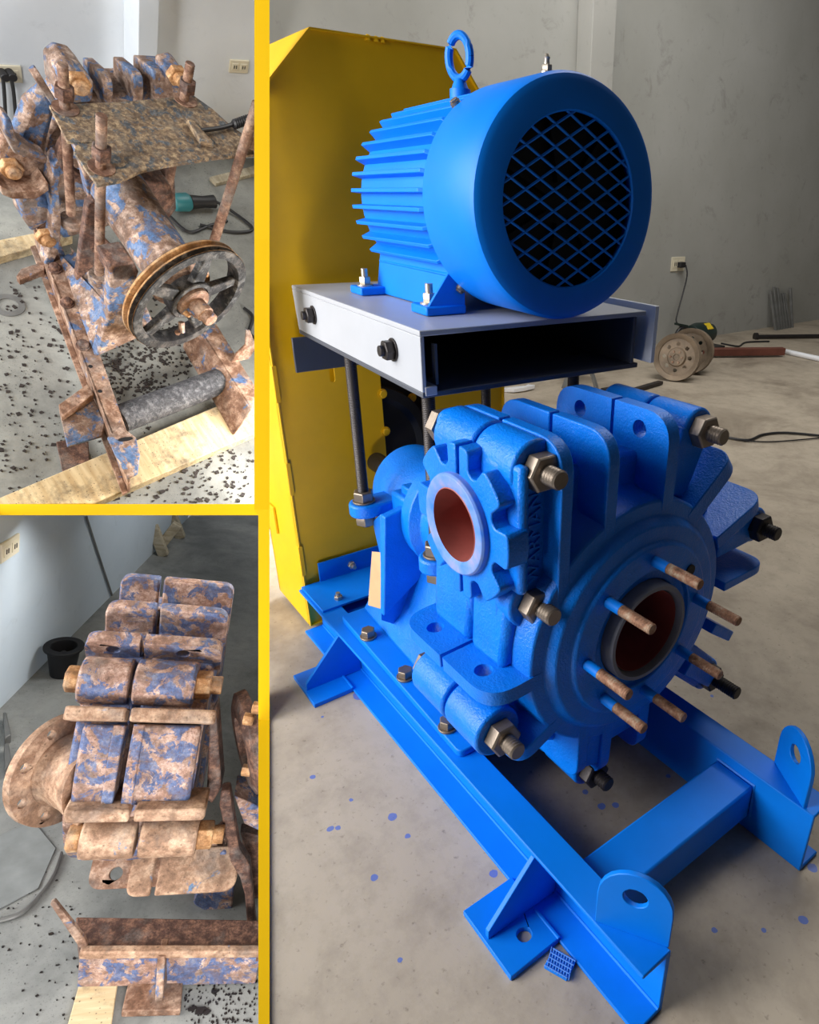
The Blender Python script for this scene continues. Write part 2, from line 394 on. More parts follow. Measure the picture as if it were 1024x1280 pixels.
mb = MB(); mb.box(0.9, 1.05, -5.2, 12.15, -0.12, 5.2); mb.box(-0.6, 0.9, -1.35, -1.2, -0.12, 5.2); struct('added_blocking_wall', mb, plain('dark_blocking_paint', srgb(62, 64, 68), 0.6))  # unseen dark walls, added to block light from the camera side
M['roof'] = plain('dull_roof_sheet', srgb(84, 84, 84), 0.7)
mb = MB(); mb.box(-7.2, 3.2, -4.2, 12.2, 5.2, 5.3); struct('added_ceiling', mb, M['roof'])  # unseen roof, added to keep sky light off the machines

# added yellow border bars between the bays: a leaning post, floor strip and crossbar
def divider():
    front = [(-40, 318, 337, 1.70), (300, 318, 337, 1.82), (637, 318, 337, 2.15), (645, 323, 337, 2.15)]
    for y in (800, 900, 1000, 1100, 1200, 1300):
        z = onZ(330, y, 0.006); front.append((y, 323, 337, min(2.15, (CM.transposed() @ (z-CAMP)).z)))
    mb = MB(); vs = []
    for (y, xl, xr, d) in front:
        a, b = atD(xl, y, d), atD(xr, y, d); c = (a+b)/2; k = (c-CAMP).normalized()*(0.10 if y < 750 else 0.10)
        vs.append((a, b, b+k, a+k))
    for p, q in zip(vs, vs[1:]): mb.hexa(p, q)
    return mb
struct('added_divider', divider(), M['trim_yellow'])
b_near = B1.M @ B1.on(2, -0.75, 160, 632)
dd = (CM.transposed() @ (b_near-CAMP)).z
mb = MB(); k = (atD(160, 637, 1)-CAMP).normalized()*0.35
q0 = [atD(-90, 630, dd-0.42), atD(322, 630, dd-0.42), atD(322, 644, dd-0.42), atD(-90, 644, dd-0.42)]
mb.hexa(q0, [p+k for p in q0]); struct('trim_2', mb, M['trim_yellow'])

# ================================================================== BLUE BASE FRAME
T = Thing('pump_base_frame', 'blue welded steel base frame of two channel rails under the repainted pump', 'base frame', (-1.2, 0.99, 0))
XA, XB = -2.19, -0.465
def rail(y0, sgn):
    """channel with its flanges facing outwards; y0 outer edge of the flanges, sgn +1 for the rail nearer the camera's left"""
    p = [(0, 0), (0.080, 0), (0.080, 0.19), (0, 0.19), (0, 0.180), (0.069, 0.178), (0.069, 0.012), (0, 0.010)]
    return [(y0+sgn*u, v) for u, v in p]
mb = MB(); mb.prism(rail(0.655, 1), YZX, XA, XB)
T.part('channel_rail', mb, M['blue'], 0.003)
mb = MB(); mb.prism(rail(1.322, -1), YZX, XA, XB)
T.part('channel_rail', mb, M['blue'], 0.003)
mb = MB(); mb.box(-0.742, -0.626, 0.735, 1.242, 0.045, 0.152)
T.part('cross_tube', mb, M['blue'], 0.006)
mb = MB(); mb.box(-2.1, -2.0, 0.735, 1.242, 0.045, 0.152)
T.part('cross_tube', mb, M['blue'], 0.006)
mb = MB(); mb.tube([(-0.742, 1.243, 0.155), (-0.625, 1.243, 0.155), (-0.622, 1.243, 0.05)], 0.005, 6); T.part('weld_bead', mb, M['blue'])
mb = MB()
for (a, b) in (((-0.466, 0.724, 0.012), (-2.18, 0.724, 0.012)),): mb.tube([a, b], 0.005, 6)
T.part('weld_bead', mb, M['blue'])
for x0, x1, hole in ((-0.885, -0.70, True), (-1.95, -1.765, False)):
    hx = x1-0.055
    mb = MB(); mb.prism([(x0, 0.522), (x1, 0.522), (x1, 0.662), (x0, 0.662)], XYZ, 0.0, 0.016, [ngon(hx, 0.600, 0.017)] if hole else [])
    f = T.part('foot_plate', mb, M['blue'], 0.002)
    gx = x0+0.085 if hole else x0+0.10
    mb = MB(); mb.prism([(0.530, 0.016), (0.722, 0.012), (0.722, 0.178), (0.656, 0.178), (0.530, 0.040)], YZX, gx-0.006, gx+0.006)
    T.part('gusset', mb, M['blue'], 0.0015, f)
    mb = MB(); mb.tube([(x0+0.1, 0.655, 0.016), (x1, 0.655, 0.016)], 0.004, 6); T.part('weld_bead', mb, M['blue'], parent=f)
# mirrored feet at the far side
for x0, x1 in ((-0.885, -0.70), (-1.95, -1.765)):
    mb = MB(); mb.box(x0, x1, 1.315, 1.455, 0, 0.016); f = T.part('foot_plate', mb, M['blue'], 0.002)
    mb = MB(); mb.prism([(1.447, 0.016), (1.253, 0.012), (1.253, 0.178), (1.320, 0.178), (1.447, 0.040)], YZX, x0+0.08, x0+0.092); T.part('gusset', mb, M['blue'], 0.0015, f)
# lifting lugs, toed in
def lug(p, ang, w, h, hr, hz):
    c, s_ = cos(ang), sin(ang)
    out = [(0, 0), (w, 0), (w, h*0.50)] + [(w*0.5+w*0.5*cos(a)*1.0, h*0.52+h*0.48*sin(a)) for a in [pi*k/12 for k in range(1, 12)]] + [(0, h*0.50)]
    mb = MB(); mb.prism(out, lambda u, v, t: (p[0]+c*u-s_*t, p[1]+s_*u+c*t, p[2]+v), 0, 0.012, [ngon(w*0.5, hz, hr, 20)])
    return mb
T.part('lifting_lug', lug((-0.600, 0.657, 0.19), radians(31), 0.150, 0.168, 0.024, 0.105), M['blue'], 0.002)
T.part('lifting_lug', lug((-0.625, 1.318, 0.19), radians(-30), 0.15, 0.165, 0.024, 0.10), M['blue'], 0.002)
# angle bracket on the rail ends against the guard
mb = MB(); mb.box(-2.19, -2.182, 0.735, 1.24, 0.19, 0.275); mb.box(-2.19, -1.99, 0.665, 1.31, 0.19, 0.199)
br = T.part('angle_bracket', mb, M['blue'], 0.0015)
for (x, y) in ((-2.0, 0.74), (-2.0, 1.23)):
    mb = MB(); mb.hexn((x-0.03, y, 0.199), (0, 0, 1), 0.015, 0.014); mb.cyl((x-0.03, y, 0.199), (x-0.03, y, 0.225), 0.008); T.part('bolt', mb, M['zinc'], parent=br)
mb = MB(); mb.hexn((-2.182, 0.86, 0.232), (1, 0, 0), 0.015, 0.014); mb.cyl((-2.182, 0.86, 0.232), (-2.15, 0.86, 0.232), 0.008); T.part('bolt', mb, M['zinc'], parent=br)

# ================================================================== SLURRY PUMP
CY, CZ = 0.988, 0.628
T = Thing('slurry_pump', 'repainted bright blue slurry pump with ribbed split casing bolted on the base frame', 'pump', (-1.2, CY, 0.19))
PUMP = T
cast = M['cast']
# --- bearing end
mb = MB(); mb.prism(rounded([(-1.905, 0.695), (-1.13, 0.675), (-1.13, 1.30), (-1.905, 1.28)], 0.02, 3), XYZ, 0.191, 0.213)
T.part('base_plate', mb, M['blue'], 0.003)
mb = MB()
lo = [(-1.90, 0.77), (-1.17, 0.735), (-1.17, 1.24), (-1.90, 1.21)]; hi = [(-1.80, 0.90), (-1.22, 0.90), (-1.22, 1.08), (-1.80, 1.08)]
mb.hexa([(x, y, 0.213) for x, y in lo], [(x, y, 0.50) for x, y in hi])
T.part('pedestal', mb, cast, 0.012)
for (x, y) in ((-1.735, 0.715), (-1.482, 0.712), (-1.226, 0.700), (-1.735, 1.26), (-1.482, 1.265), (-1.226, 1.275)):
    mb = MB(); mb.cyl((x, y, 0.213), (x, y, 0.219), 0.027); mb.hexn((x, y, 0.219), (0, 0, 1), 0.023, 0.024); T.part('foot_bolt', mb, M['steel'], 0.001)
# upright web with a tan nameplate on its edge
for gx, top in ((-1.66, 0.68), (-1.30, 0.60)):
    mb = MB(); mb.prism([(0.735, 0.33), (0.93, 0.46), (1.05, 0.46), (1.24, 0.33), (1.215, top-0.02), (1.10, top), (0.87, top), (0.765, top-0.02)], YZX, gx-0.014, gx+0.014)
    T.part('web_plate', mb, cast, 0.004)
mb = MB(); mb.hexa([(-1.70, 0.80, 0.24), (-1.675, 0.735, 0.30), (-1.675, 0.93, 0.30), (-1.70, 0.93, 0.24)], [(-1.76, 0.775, 0.60), (-1.675, 0.765, 0.66), (-1.675, 0.93, 0.66), (-1.76, 0.93, 0.60)])
T.part('web_flange', mb, cast, 0.004)
q = [onX(466, 690, -1.745), onX(484, 692, -1.672), onX(479, 762, -1.672), onX(461, 757, -1.745)]
mb = MB(); mb.hexa([p-Vector((0.006, 0, 0)) for p in q], q)
T.part('name_plate', mb, M['tan_paper'], 0.001, label='tan paper masking over the name plate')
for rx in (-1.775, -1.352):
    for ry, sg in ((0.762, 1), (1.214, -1)):
        mb = MB(); mb.prism([(rx+0.046*cos(a), ry-sg*0.0+sg*(-0.046*sin(a))) for a in [pi*k/10 for k in range(11)]]+[(rx-0.046, ry+sg*0.14), (rx+0.046, ry+sg*0.14)], XYZ, 0.625, 0.665)
        T.part('rod_lug', mb, cast, 0.006)
mb = MB(); mb.box(-1.735, -1.62, 0.83, 1.145, 0.58, 0.70); sd = T.part('bearing_saddle', mb, cast, 0.010)
mb = MB(); mb.box(-1.70, -1.655, 0.85, 0.93, 0.69, 0.725); T.part('saddle_key', mb, cast, 0.004, sd)
mb = MB(); mb.box(-1.395, -1.31, 0.83, 1.145, 0.55, 0.68); T.part('bearing_saddle', mb, cast, 0.010)
mb = MB(); mb.lathe((-1.93, CY, CZ), (1, 0, 0), [(0, 0.06), (0, 0.10), (0.02, 0.135), (0.10, 0.145), (0.28, 0.145), (0.285, 0.175), (0.34, 0.18), (0.36, 0.15), (0.55, 0.145), (0.56, 0.20), (0.70, 0.215)], 48)
T.part('bearing_housing', mb, cast, 0.003)
mb = MB(); mb.cyl((-2.16, CY, CZ), (-1.9, CY, CZ), 0.035); T.part('shaft', mb, M['dark_steel'])
# --- split casing
XM = -1.04; GAP = 0.005
XF, XR = -0.945, -1.135                                 # pocket faces of the front and rear halves
def pol(t, r): return (CY+r*cos(radians(t)), CZ+r*sin(radians(t)))
core = [pol(t, 0.385) for t in range(100, -86, -6)] + [(0.86, 0.285), (0.70, 0.375), (0.655, 0.42), (0.64, 0.52), (0.672, 0.60), (0.668, 0.72), (0.670, 0.822), (0.752, 0.822), (0.752, 1.002), (0.672, 1.002), (0.672, 1.06), (0.70, 1.095), (0.80, 1.09), (0.83, 1.02)]
nuts = [(0.731, 1.050), (0.727, 0.761), (1.202, 1.040), (1.505, 0.711), (0.640, 0.465), (0.925, 0.186), (1.385, 0.262)]
ribs = [  # hub end, tip, thickness, tip corner radius
    ((0.768, 0.58), (0.768, 1.108), 0.030, 0.07), ((0.889, 0.76), (0.889, 1.102), 0.030, 0.07), ((1.062, 0.83), (1.062, 1.108), 0.034, 0.07),
    ((1.150, 0.840), (1.300, 0.962), 0.045, 0.05), ((1.270, 0.748), (1.458, 0.815), 0.036, 0.06), ((1.330, 0.600), (1.512, 0.604), 0.026, 0.05),
    ((1.31, 0.48), (1.415, 0.405), 0.030, 0.03), ((1.22, 0.39), (1.36, 0.275), 0.040, 0.04), ((1.060, 0.43), (1.060, 0.212), 0.036, 0.04),
    ((0.935, 0.42), (0.925, 0.200), 0.034, 0.05), ((0.850, 0.44), (0.850, 0.235), 0.032, 0.05),
    ((0.80, 0.47), (0.655, 0.402), 0.034, 0.05), ((0.78, 0.605), (0.585, 0.595), 0.034, 0.07)]
halves = []
for nm, x0, x1, sg in (('cover_half', XM+GAP, XF, 1), ('frame_half', XR, XM-GAP, -1)):
    mb = MB(); mb.prism(core, YZX, x0, x1)
    h = T.part(nm, mb, cast, 0.008); halves.append(h)
    for ri, (a, b, th, cr) in enumerate(ribs):
        a, b = Vector((a[0], a[1])), Vector((b[0], b[1])); d = b-a; L = d.length; d.normalize(); nr = Vector((-d.y, d.x))
        xo = -0.858 if sg > 0 else -1.222; xi = XM+GAP if sg > 0 else XM-GAP
        if ri in (0, 1, 2): xi += 0.012*(ri-1)          # the parting line steps from rib to rib
        out = rounded([(0, xi), (L, xi), (L, xo), (0, xo)], [0, 0.004, cr, 0], 7)
        hl = []
        if ri == 2: hl = [ngon(L-0.047, XM+sg*0.096, 0.020, 18)]
        if ri == 12: hl = [ngon(L-0.045, XM+sg*0.097, 0.020, 18)]
        mb = MB(); mb.prism(out, lambda u, v, w, a=a, d=d, nr=nr: (v, (a+d*u+nr*w).x, (a+d*u+nr*w).y), -th/2, th/2, hl)
        T.part('rib', mb, cast, 0.0035, h)
    for bi, (y, z) in enumerate(nuts):
        xo = -0.907 if sg > 0 else -1.183
        r = 0.058 if bi in (0, 1, 4) else 0.050
        mb = MB(); mb.cyl((XM+sg*GAP, y, z), (xo, y, z), r, n=32)
        if bi == 3: mb.obox((XM+sg*0.07, 1.43, 0.705), (0.065, 0, 0), (0, 0.08, 0.004), (0, 0.003, 0.042))
        if bi == 2: mb.obox((XM+sg*0.07, 1.165, 0.965), (0.065, 0, 0), (0, 0.03, 0.07), (0, 0.046, -0.02))
        if bi == 6: mb.obox((XM+sg*0.07, 1.31, 0.33), (0.065, 0, 0), (0, 0.06, -0.055), (0, 0.034, 0.037))
        if bi == 5: mb.obox((XM+sg*0.07, 0.94, 0.25), (0.065, 0, 0), (0, 0.045, 0.0), (0, 0, 0.07))
        T.part('bolt_boss', mb, cast, 0.006, h)
mb = MB(); mb.prism([(0.850, 0.44), (0.850, 0.262), (0.930, 0.235), (0.938, 0.42)], YZX, XF-0.01, -0.866); T.part('front_web', mb, cast, 0.004, halves[0])
mb = MB(); mb.prism([(0.935, 0.42), (0.925, 0.27), (1.05, 0.27), (1.06, 0.43)], YZX, XF-0.01, -0.885); T.part('front_web', mb, cast, 0.004, halves[0])
# rolled shoulder over the upper boss (beside the outlet) and lower shoulder
mb = MB(); mb.prism(rounded([(0.690, 0.998), (0.760, 0.998), (0.760, 1.102), (0.690, 1.102)], [0, 0, 0.01, 0.06], 8), YZX, XM+GAP+0.0, -0.917); T.part('outlet_shoulder', mb, cast, 0.02, halves[0])
mb = MB(); mb.prism(rounded([(0.690, 0.998), (0.760, 0.998), (0.760, 1.102), (0.690, 1.102)], [0, 0, 0.01, 0.06], 8), YZX, -1.20, XM-GAP); T.part('outlet_shoulder', mb, cast, 0.02, halves[1])
for sg, h in ((1, halves[0]), (-1, halves[1])):
    xa, xb = (XM+GAP, -0.917) if sg > 0 else (-1.19, XM-GAP)
    mb = MB(); mb.hexa([(xa, 0.655, 0.61), (xb, 0.655, 0.61), (xb, 0.80, 0.61), (xa, 0.80, 0.61)], [(xa, 0.665, 0.79), (xb, 0.678, 0.79), (xb, 0.80, 0.79), (xa, 0.80, 0.79)])
    T.part('lower_shoulder', mb, cast, 0.016, h)
# front hub with suction ring, studs and rubber bore
mb = MB(); mb.lathe((0, CY, CZ), (1, 0, 0), [(-0.948, 0.315), (-0.935, 0.306), (-0.868, 0.303), (-0.860, 0.298), (-0.858, 0.266), (-0.846, 0.258), (-0.838, 0.250), (-0.836, 0.215), (-0.826, 0.208), (-0.824, 0.150),
    (-0.838, 0.146), (-0.838, 0.122), (-0.90, 0.118), (-0.98, 0.118), (-0.98, 0.315)], 72, True)
hub = T.part('suction_hub', mb, cast, 0.003)
mb = MB(); mb.lathe((0, CY, CZ), (1, 0, 0), [(-1.02, 0.100), (-0.815, 0.104), (-0.808, 0.108), (-0.808, 0.117), (-0.815, 0.120), (-1.02, 0.120)], 56, True)
lip = T.part('suction_liner', mb, M['liner_lip'], 0, hub, label='grey rubber lip round the suction bore')
mb = MB(); mb.lathe((0, CY, CZ), (1, 0, 0), [(-1.10, 0.096), (-0.822, 0.0995), (-0.822, 0.1005), (-1.10, 0.0985)], 56, True); mb.cyl((-1.12, CY, CZ), (-1.10, CY, CZ), 0.12, n=40)
T.part('bore_lining', mb, M['red_rubber'], 0, hub, label='dull red rubber inside the suction bore')
mb = MB(); mb.cyl((-1.098, CY, CZ), (-1.0, CY, CZ), 0.055, 0.03, n=24); T.part('impeller_eye', mb, M['red_rubber'], 0, hub)
studs = [(0.997, 0.799), (0.857, 0.757), (1.158, 0.647), (1.135, 0.506), (0.806, 0.616), (0.865, 0.492), (1.007, 0.435)]
for (y, z) in studs:
    a = atan2(z-CZ, y-CY); y, z = CY+0.176*cos(a), CZ+0.176*sin(a)
    mb = MB(); mb.cyl((-0.83, y, z), (-0.785, y, z), 0.0125, n=16); st = T.part('stud', mb, M['blue'], 0, hub, label='blue painted root of a rusty stud')
    mb = MB(); mb.screw((-0.786, y, z), (-0.700, y, z), 0.0125, 0.006); T.part('stud', mb, M['stud'], 0, hub, label='bare rusty thread of a suction stud')
a = radians(38); mb = MB(); mb.cyl((-0.8355, CY+0.176*cos(a), CZ+0.176*sin(a)), (-0.822, CY+0.176*cos(a), CZ+0.176*sin(a)), 0.015, n=16); T.part('stud_hole', mb, M['black'], 0, hub)
# casing bolts: nut and thread at the front, head at the back
for bi, (y, z) in enumerate(nuts):
    dark = bi in (3, 5, 6)
    mt = M['dark_steel'] if dark else M['steel']; xe = -0.907
    mb = MB(); mb.screw((xe, y, z), (-0.835 if bi != 6 else -0.80, y, z), 0.0195, 0.007, 16); bo = T.part('casing_bolt', mb, mt)
    mb = MB(); mb.lathe((xe, y, z), (1, 0, 0), [(0, 0.036), (0.004, 0.039), (0.030, 0.039), (0.034, 0.035)], 6); T.part('nut', mb, mt, 0.001, bo)
    mb = MB(); mb.lathe((-1.222 if bi < 2 else -1.183, y, z), (-1, 0, 0), [(0, 0.039), (0.028, 0.039), (0.032, 0.034)], 6); T.part('bolt_head', mb, mt, 0.001, bo)
# outlet (discharge) flange: lobed, split, with a pale lip and red bore
DX, DZ, DY = -1.04, 0.912, 0.640
def lobed():
    out = []
    slots = [radians(22.5+45*i) for i in range(8)]
    N = 160
    for i in range(N):
        a = 2*pi*i/N; r = 0.166
        for s_ in slots:
            dlt = abs((a-s_+pi) % (2*pi)-pi)
            w = 0.15
            if dlt < w: r = 0.122+0.012*(dlt/w)**2
            elif dlt < w+0.03: r = 0.160
        out.append((DX+r*cos(a), DZ+r*sin(a)))
    return out
lb = lobed()
for sg, h in ((1, halves[0]), (-1, halves[1])):
    side = [p for p in lb if (p[0]-DX)*sg > 0.004]
    side.sort(key=lambda p: atan2(p[1]-DZ, (p[0]-DX)*sg))
    inner = [(DX+sg*0.085*cos(t), DZ+0.085*sin(t)) for t in [pi/2-0.05-(pi-0.1)*k/24 for k in range(25)]]
    mb = MB(); mb.prism(side+inner, XZY, DY+0.002, DY+0.052)
    T.part('outlet_flange', mb, cast, 0.003, h)
mb = MB(); mb.lathe((DX, DY+0.045, DZ), (0, 1, 0), [(0, 0.125), (0.06, 0.125), (0.06, 0.085), (0, 0.085)], 48, True); T.part('outlet_neck', mb, cast, 0)
mb = MB(); mb.lathe((DX, DY, DZ), (0, 1, 0), [(-0.014, 0.084), (-0.014, 0.103), (-0.009, 0.107), (0.004, 0.107), (0.004, 0.076), (-0.010, 0.076)], 56, True)
lt_ = NT('overpainted_rubber_lip')
lipm = lt_.set(lt_.ramp(lt_.noise(14, 4), [(0.36, srgb(58, 122, 220)), (0.52, srgb(104, 138, 206)), (0.68, srgb(150, 146, 178))]), 0.5, 0, 0.35)
lip = T.part('outlet_lip', mb, lipm, 0.001, label='pale blue rubber lip of the outlet')
mb = MB(); mb.lathe((DX, DY, DZ), (0, 1, 0), [(-0.012, 0.0755), (0.10, 0.071), (0.10, 0.084), (-0.006, 0.084)], 56, True); mb.cyl((DX, DY+0.095, DZ), (DX, DY+0.10, DZ), 0.083, n=40)
T.part('outlet_bore', mb, plain('pink_rubber_bore', srgb(150, 80, 74), 0.55, 0, 0.4, 0.25), 0, lip, label='pinkish red rubber bore of the outlet')
# body round the outlet, with a rim that leaves a recess for the two left nuts
for sg, h in ((1, halves[0]), (-1, halves[1])):
    xo = -0.908 if sg > 0 else -1.175; xs = DX+sg*GAP
    inner = [(DX+sg*(GAP+0.087*cos(t)), DZ+0.087*sin(t)) for t in [pi/2-pi*k/24 for k in range(25)]]
    out = [(xs, 0.79), (xo, 0.79), (xo, 1.06), (xs, 1.06)]
    mb = MB(); mb.prism(out+inner, XZY, 0.700, 0.766); T.part('outlet_body', mb, cast, 0.003, h)
    xr = (-0.953, -0.884) if sg > 0 else (-1.19, -1.127)
    mb = MB(); mb.box(xr[0], xr[1], 0.678, 0.701, 0.80, 1.07); T.part('recess_rim', mb, cast, 0.010, h)
# raised lettering on the recessed face between the two left nuts
fc = bpy.data.curves.new('lettering', 'FONT'); fc.body = 'WARMAN'; fc.size = 0.044; fc.extrude = 0.003; fc.align_x = 'CENTER'; fc.align_y = 'CENTER'
tmp = bpy.data.objects.new('lettering_source', fc); COL.objects.link(tmp)
dg = bpy.context.evaluated_depsgraph_get(); tm = bpy.data.meshes.new_from_object(tmp.evaluated_get(dg))
bpy.data.objects.remove(tmp)
lt = bpy.data.objects.new('raised_lettering', tm); COL.objects.link(lt); lt.parent = halves[0]; tm.materials.clear(); tm.materials.append(cast)
lt.matrix_local = Matrix.Translation(Vector((-0.9065, 0.729, 0.905))-T.base) @ Matrix(((0, 0, 1, 0), (0, -1, 0, 0), (1, 0, 0, 0), (0, 0, 0, 1))) @ Matrix.Rotation(0, 4, 'Z')

# ================================================================== MOTOR PLATFORM
PA = radians(-4.3)
ca, sa = cos(PA), sin(PA)
# platform frame: origin at the front left top corner, u backwards (-X), v to the right (+Y)
def PF(u, v, w): return Vector((-1.227-ca*u+0*v, 0.683, 1.26))+Vector((0, 0, w))+Vector((0, -sa*u, 0))+Vector((-sa*v*1.0, ca*v, 0))
def pbox(mb, u0, u1, v0, v1, w0, w1):
    q = [(u0, v0), (u1, v0), (u1, v1), (u0, v1)]
    return mb.hexa([PF(u, v, w0) for u, v in q], [PF(u, v, w1) for u, v in q])
T = Thing('motor_platform', 'light grey open-ended steel platform carried on four black threaded rods under the motor', 'platform', (-1.6, 0.99, 0.66))
mb = MB(); pbox(mb, 0, 0.89, -0.004, 0.615, -0.012, 0); T.part('top_plate', mb, M['grey_paint'], 0.002)
mb = MB(); mb.hexa([PF(0, -0.004, -0.012), PF(0.89, -0.004, -0.012), PF(0.89, 0.006, -0.012), PF(0, 0.006, -0.012)], [PF(-0.0, -0.004, -0.128), PF(0.87, -0.004, -0.128), PF(0.87, 0.006, -0.128), PF(0, 0.006, -0.128)])
sp = T.part('side_plate', mb, M['grey_paint'], 0.002)
for u in (0.14, 0.70):
    mb = MB(); c = PF(u, -0.004, -0.062); ax = PF(u, -1, -0.062)-PF(u, 0, -0.062)
    mb.cyl(c, c+ax*0.004, 0.026); mb.hexn(c+ax*0.004, ax, 0.023, 0.02); mb.cyl(c+ax*0.02, c+ax*0.034, 0.012)
    T.part('side_nut', mb, M['dark_steel'], 0.001, sp)
mb = MB(); pbox(mb, 0, 0.87, -0.004, 0.60, -0.140, -0.128); T.part('bottom_plate', mb, M['dark_grey'], 0.002)
mb = MB(); pbox(mb, -0.002, 0.87, 0.002, 0.030, -0.136, -0.116); T.part('bottom_lip', mb, M['grey_paint'], 0.002)
mb = MB(); pbox(mb, 0, 0.87, 0.575, 0.585, -0.128, -0.012); T.part('side_plate', mb, M['dark_grey'], 0.002)
mb = MB(); mb.hexa([PF(0.004, 0.03, -0.115), PF(0.004, 0.036, -0.115), PF(0.02, 0.036, -0.115), PF(0.02, 0.03, -0.115)], [PF(0.004, 0.03, -0.03), PF(0.004, 0.036, -0.03), PF(0.02, 0.036, -0.03), PF(0.02, 0.03, -0.03)]); T.part('end_lip', mb, M['dark_grey'])
# white outer channel at the far side
mb = MB(); mb.hexa([PF(-0.03, 0.615, -0.125), PF(0.86, 0.615, -0.125), PF(0.86, 0.628, -0.125), PF(-0.03, 0.628, -0.125)], [PF(-0.015, 0.632, 0.012), PF(0.86, 0.632, 0.012), PF(0.86, 0.645, 0.012), PF(-0.015, 0.645, 0.012)])
mb.hexa([PF(-0.015, 0.54, 0.004), PF(0.86, 0.54, 0.004), PF(0.86, 0.645, 0.004), PF(-0.015, 0.645, 0.004)], [PF(-0.015, 0.54, 0.013), PF(0.86, 0.54, 0.013), PF(0.86, 0.645, 0.013), PF(-0.015, 0.645, 0.013)]) if False else None
T.part('outer_channel', mb, M['white'], 0.002)
mb = MB(); pbox(mb, 0.60, 0.86, 0.02, 0.58, -0.126, -0.014); T.part('interior_shade_block', mb, M['black'], 0.002)  # black block stands in for the shade inside the platform
mb = MB(); mb.box(-2.15, -2.14, 0.735, 1.25, 0.99, 1.10); T.part('rear_cross_plate', mb, M['dark_grey'], 0.002)
for rx in (-1.775, -1.352):
    for ry in (0.762, 1.214):
        mb = MB(); mb.screw((rx, ry, 0.585), (rx, ry, 1.135), 0.0165, 0.0045, 14); rd = T.part('threaded_rod', mb, M['dark_steel'])
        mb = MB(); mb.cyl((rx, ry, 0.666), (rx, ry, 0.671), 0.034); mb.hexn((rx, ry, 0.671), (0, 0, 1), 0.031, 0.030); T.part('nut', mb, M['steel'], 0.001, rd)
        mb = MB(); mb.hexn((rx, ry, 0.592), (0, 0, 1), 0.031, 0.032); T.part('nut', mb, M['steel'], 0.001, rd)

# ================================================================== ELECTRIC MOTOR
# frame: origin at the centre of the fan cover's face, t backwards along the shaft
MO = Vector((-1.135, 0.995, 1.5)); MAX = Vector((cos(PA), sin(PA), 0)); MSD = Vector((-sin(PA), cos(PA), 0))
def MF(t, s_, w): return MO - MAX*t + MSD*s_ + Vector((0, 0, w))
T = Thing('electric_motor', 'big bright blue finned electric motor with mesh fan cover on the grey platform', 'motor', MF(0.3, 0, -0.24))
mb = MB(); mb.lathe(MO, -MAX, [(0.004, 0.163), (0.0, 0.166), (0.0, 0.214), (0.006, 0.226), (0.018, 0.2315), (0.215, 0.2305), (0.225, 0.226), (0.225, 0.205), (0.03, 0.218), (0.012, 0.20), (0.010, 0.163)], 96, True)
cover = T.part('fan_cover', mb, M['blue'], 0)
# expanded-metal grille
mb = MB(); R_ = 0.164; n_ = 10; sp_ = 2*R_/n_
for k in range(-n_, n_+1):
    for slope in (0.56, -0.56):
        # lines w = slope*s + c clipped to the disc
        c = k*0.0385 + (0.008 if slope > 0 else 0)
        A_ = 1+slope*slope; B_ = 2*slope*c; C_ = c*c-R_*R_; D_ = B_*B_-4*A_*C_
        if D_ <= 0: continue
        s0, s1 = (-B_-sqrt(D_))/(2*A_), (-B_+sqrt(D_))/(2*A_)
        if s1-s0 < 0.02: continue
        mb.tube([MF(0.006, s0, slope*s0+c), MF(0.006, s1, slope*s1+c)], 0.0029, 5)
g = T.part('fan_grille', mb, M['blue'], 0, cover)
mb = MB(); mb.cyl(MF(0.05, 0, 0), MF(0.06, 0, 0), 0.19, n=48)
for k in range(7):
    a = 2*pi*k/7; mb.obox(MF(0.045, 0.10*cos(a), 0.10*sin(a)), MAX*0.012, (MSD*cos(a)+Vector((0, 0, sin(a))))*0.06, (-MSD*sin(a)+Vector((0, 0, cos(a))))*0.004)
T.part('fan', mb, M['black'], 0, cover)
mb = MB(); mb.lathe(MO, -MAX, [(0.20, 0.19), (0.215, 0.195), (0.25, 0.200), (0.64, 0.198), (0.66, 0.195), (0.675, 0.17), (0.72, 0.15), (0.73, 0.05)], 64)
body = T.part('motor_body', mb, M['blue'], 0.002)
nf = 36
for k in range(nf):
    a = 2*pi*(k+0.5)/nf
    if -2.2 < (a if a < pi else a-2*pi) < -0.94: continue    # the feet take this sector
    rd = MSD*cos(a)+Vector((0, 0, sin(a))); tg = -MSD*sin(a)+Vector((0, 0, cos(a)))
    mb = MB(); out = [(0.235, 0.19), (0.66, 0.19), (0.66, 0.222), (0.255, 0.224), (0.235, 0.205)]
    mb.prism(out, lambda u, v, w, rd=rd, tg=tg: MO-MAX*u+rd*v+tg*w, -0.0045, 0.0045)
    T.part('cooling_fin', mb, M['blue'], 0.0015, body)
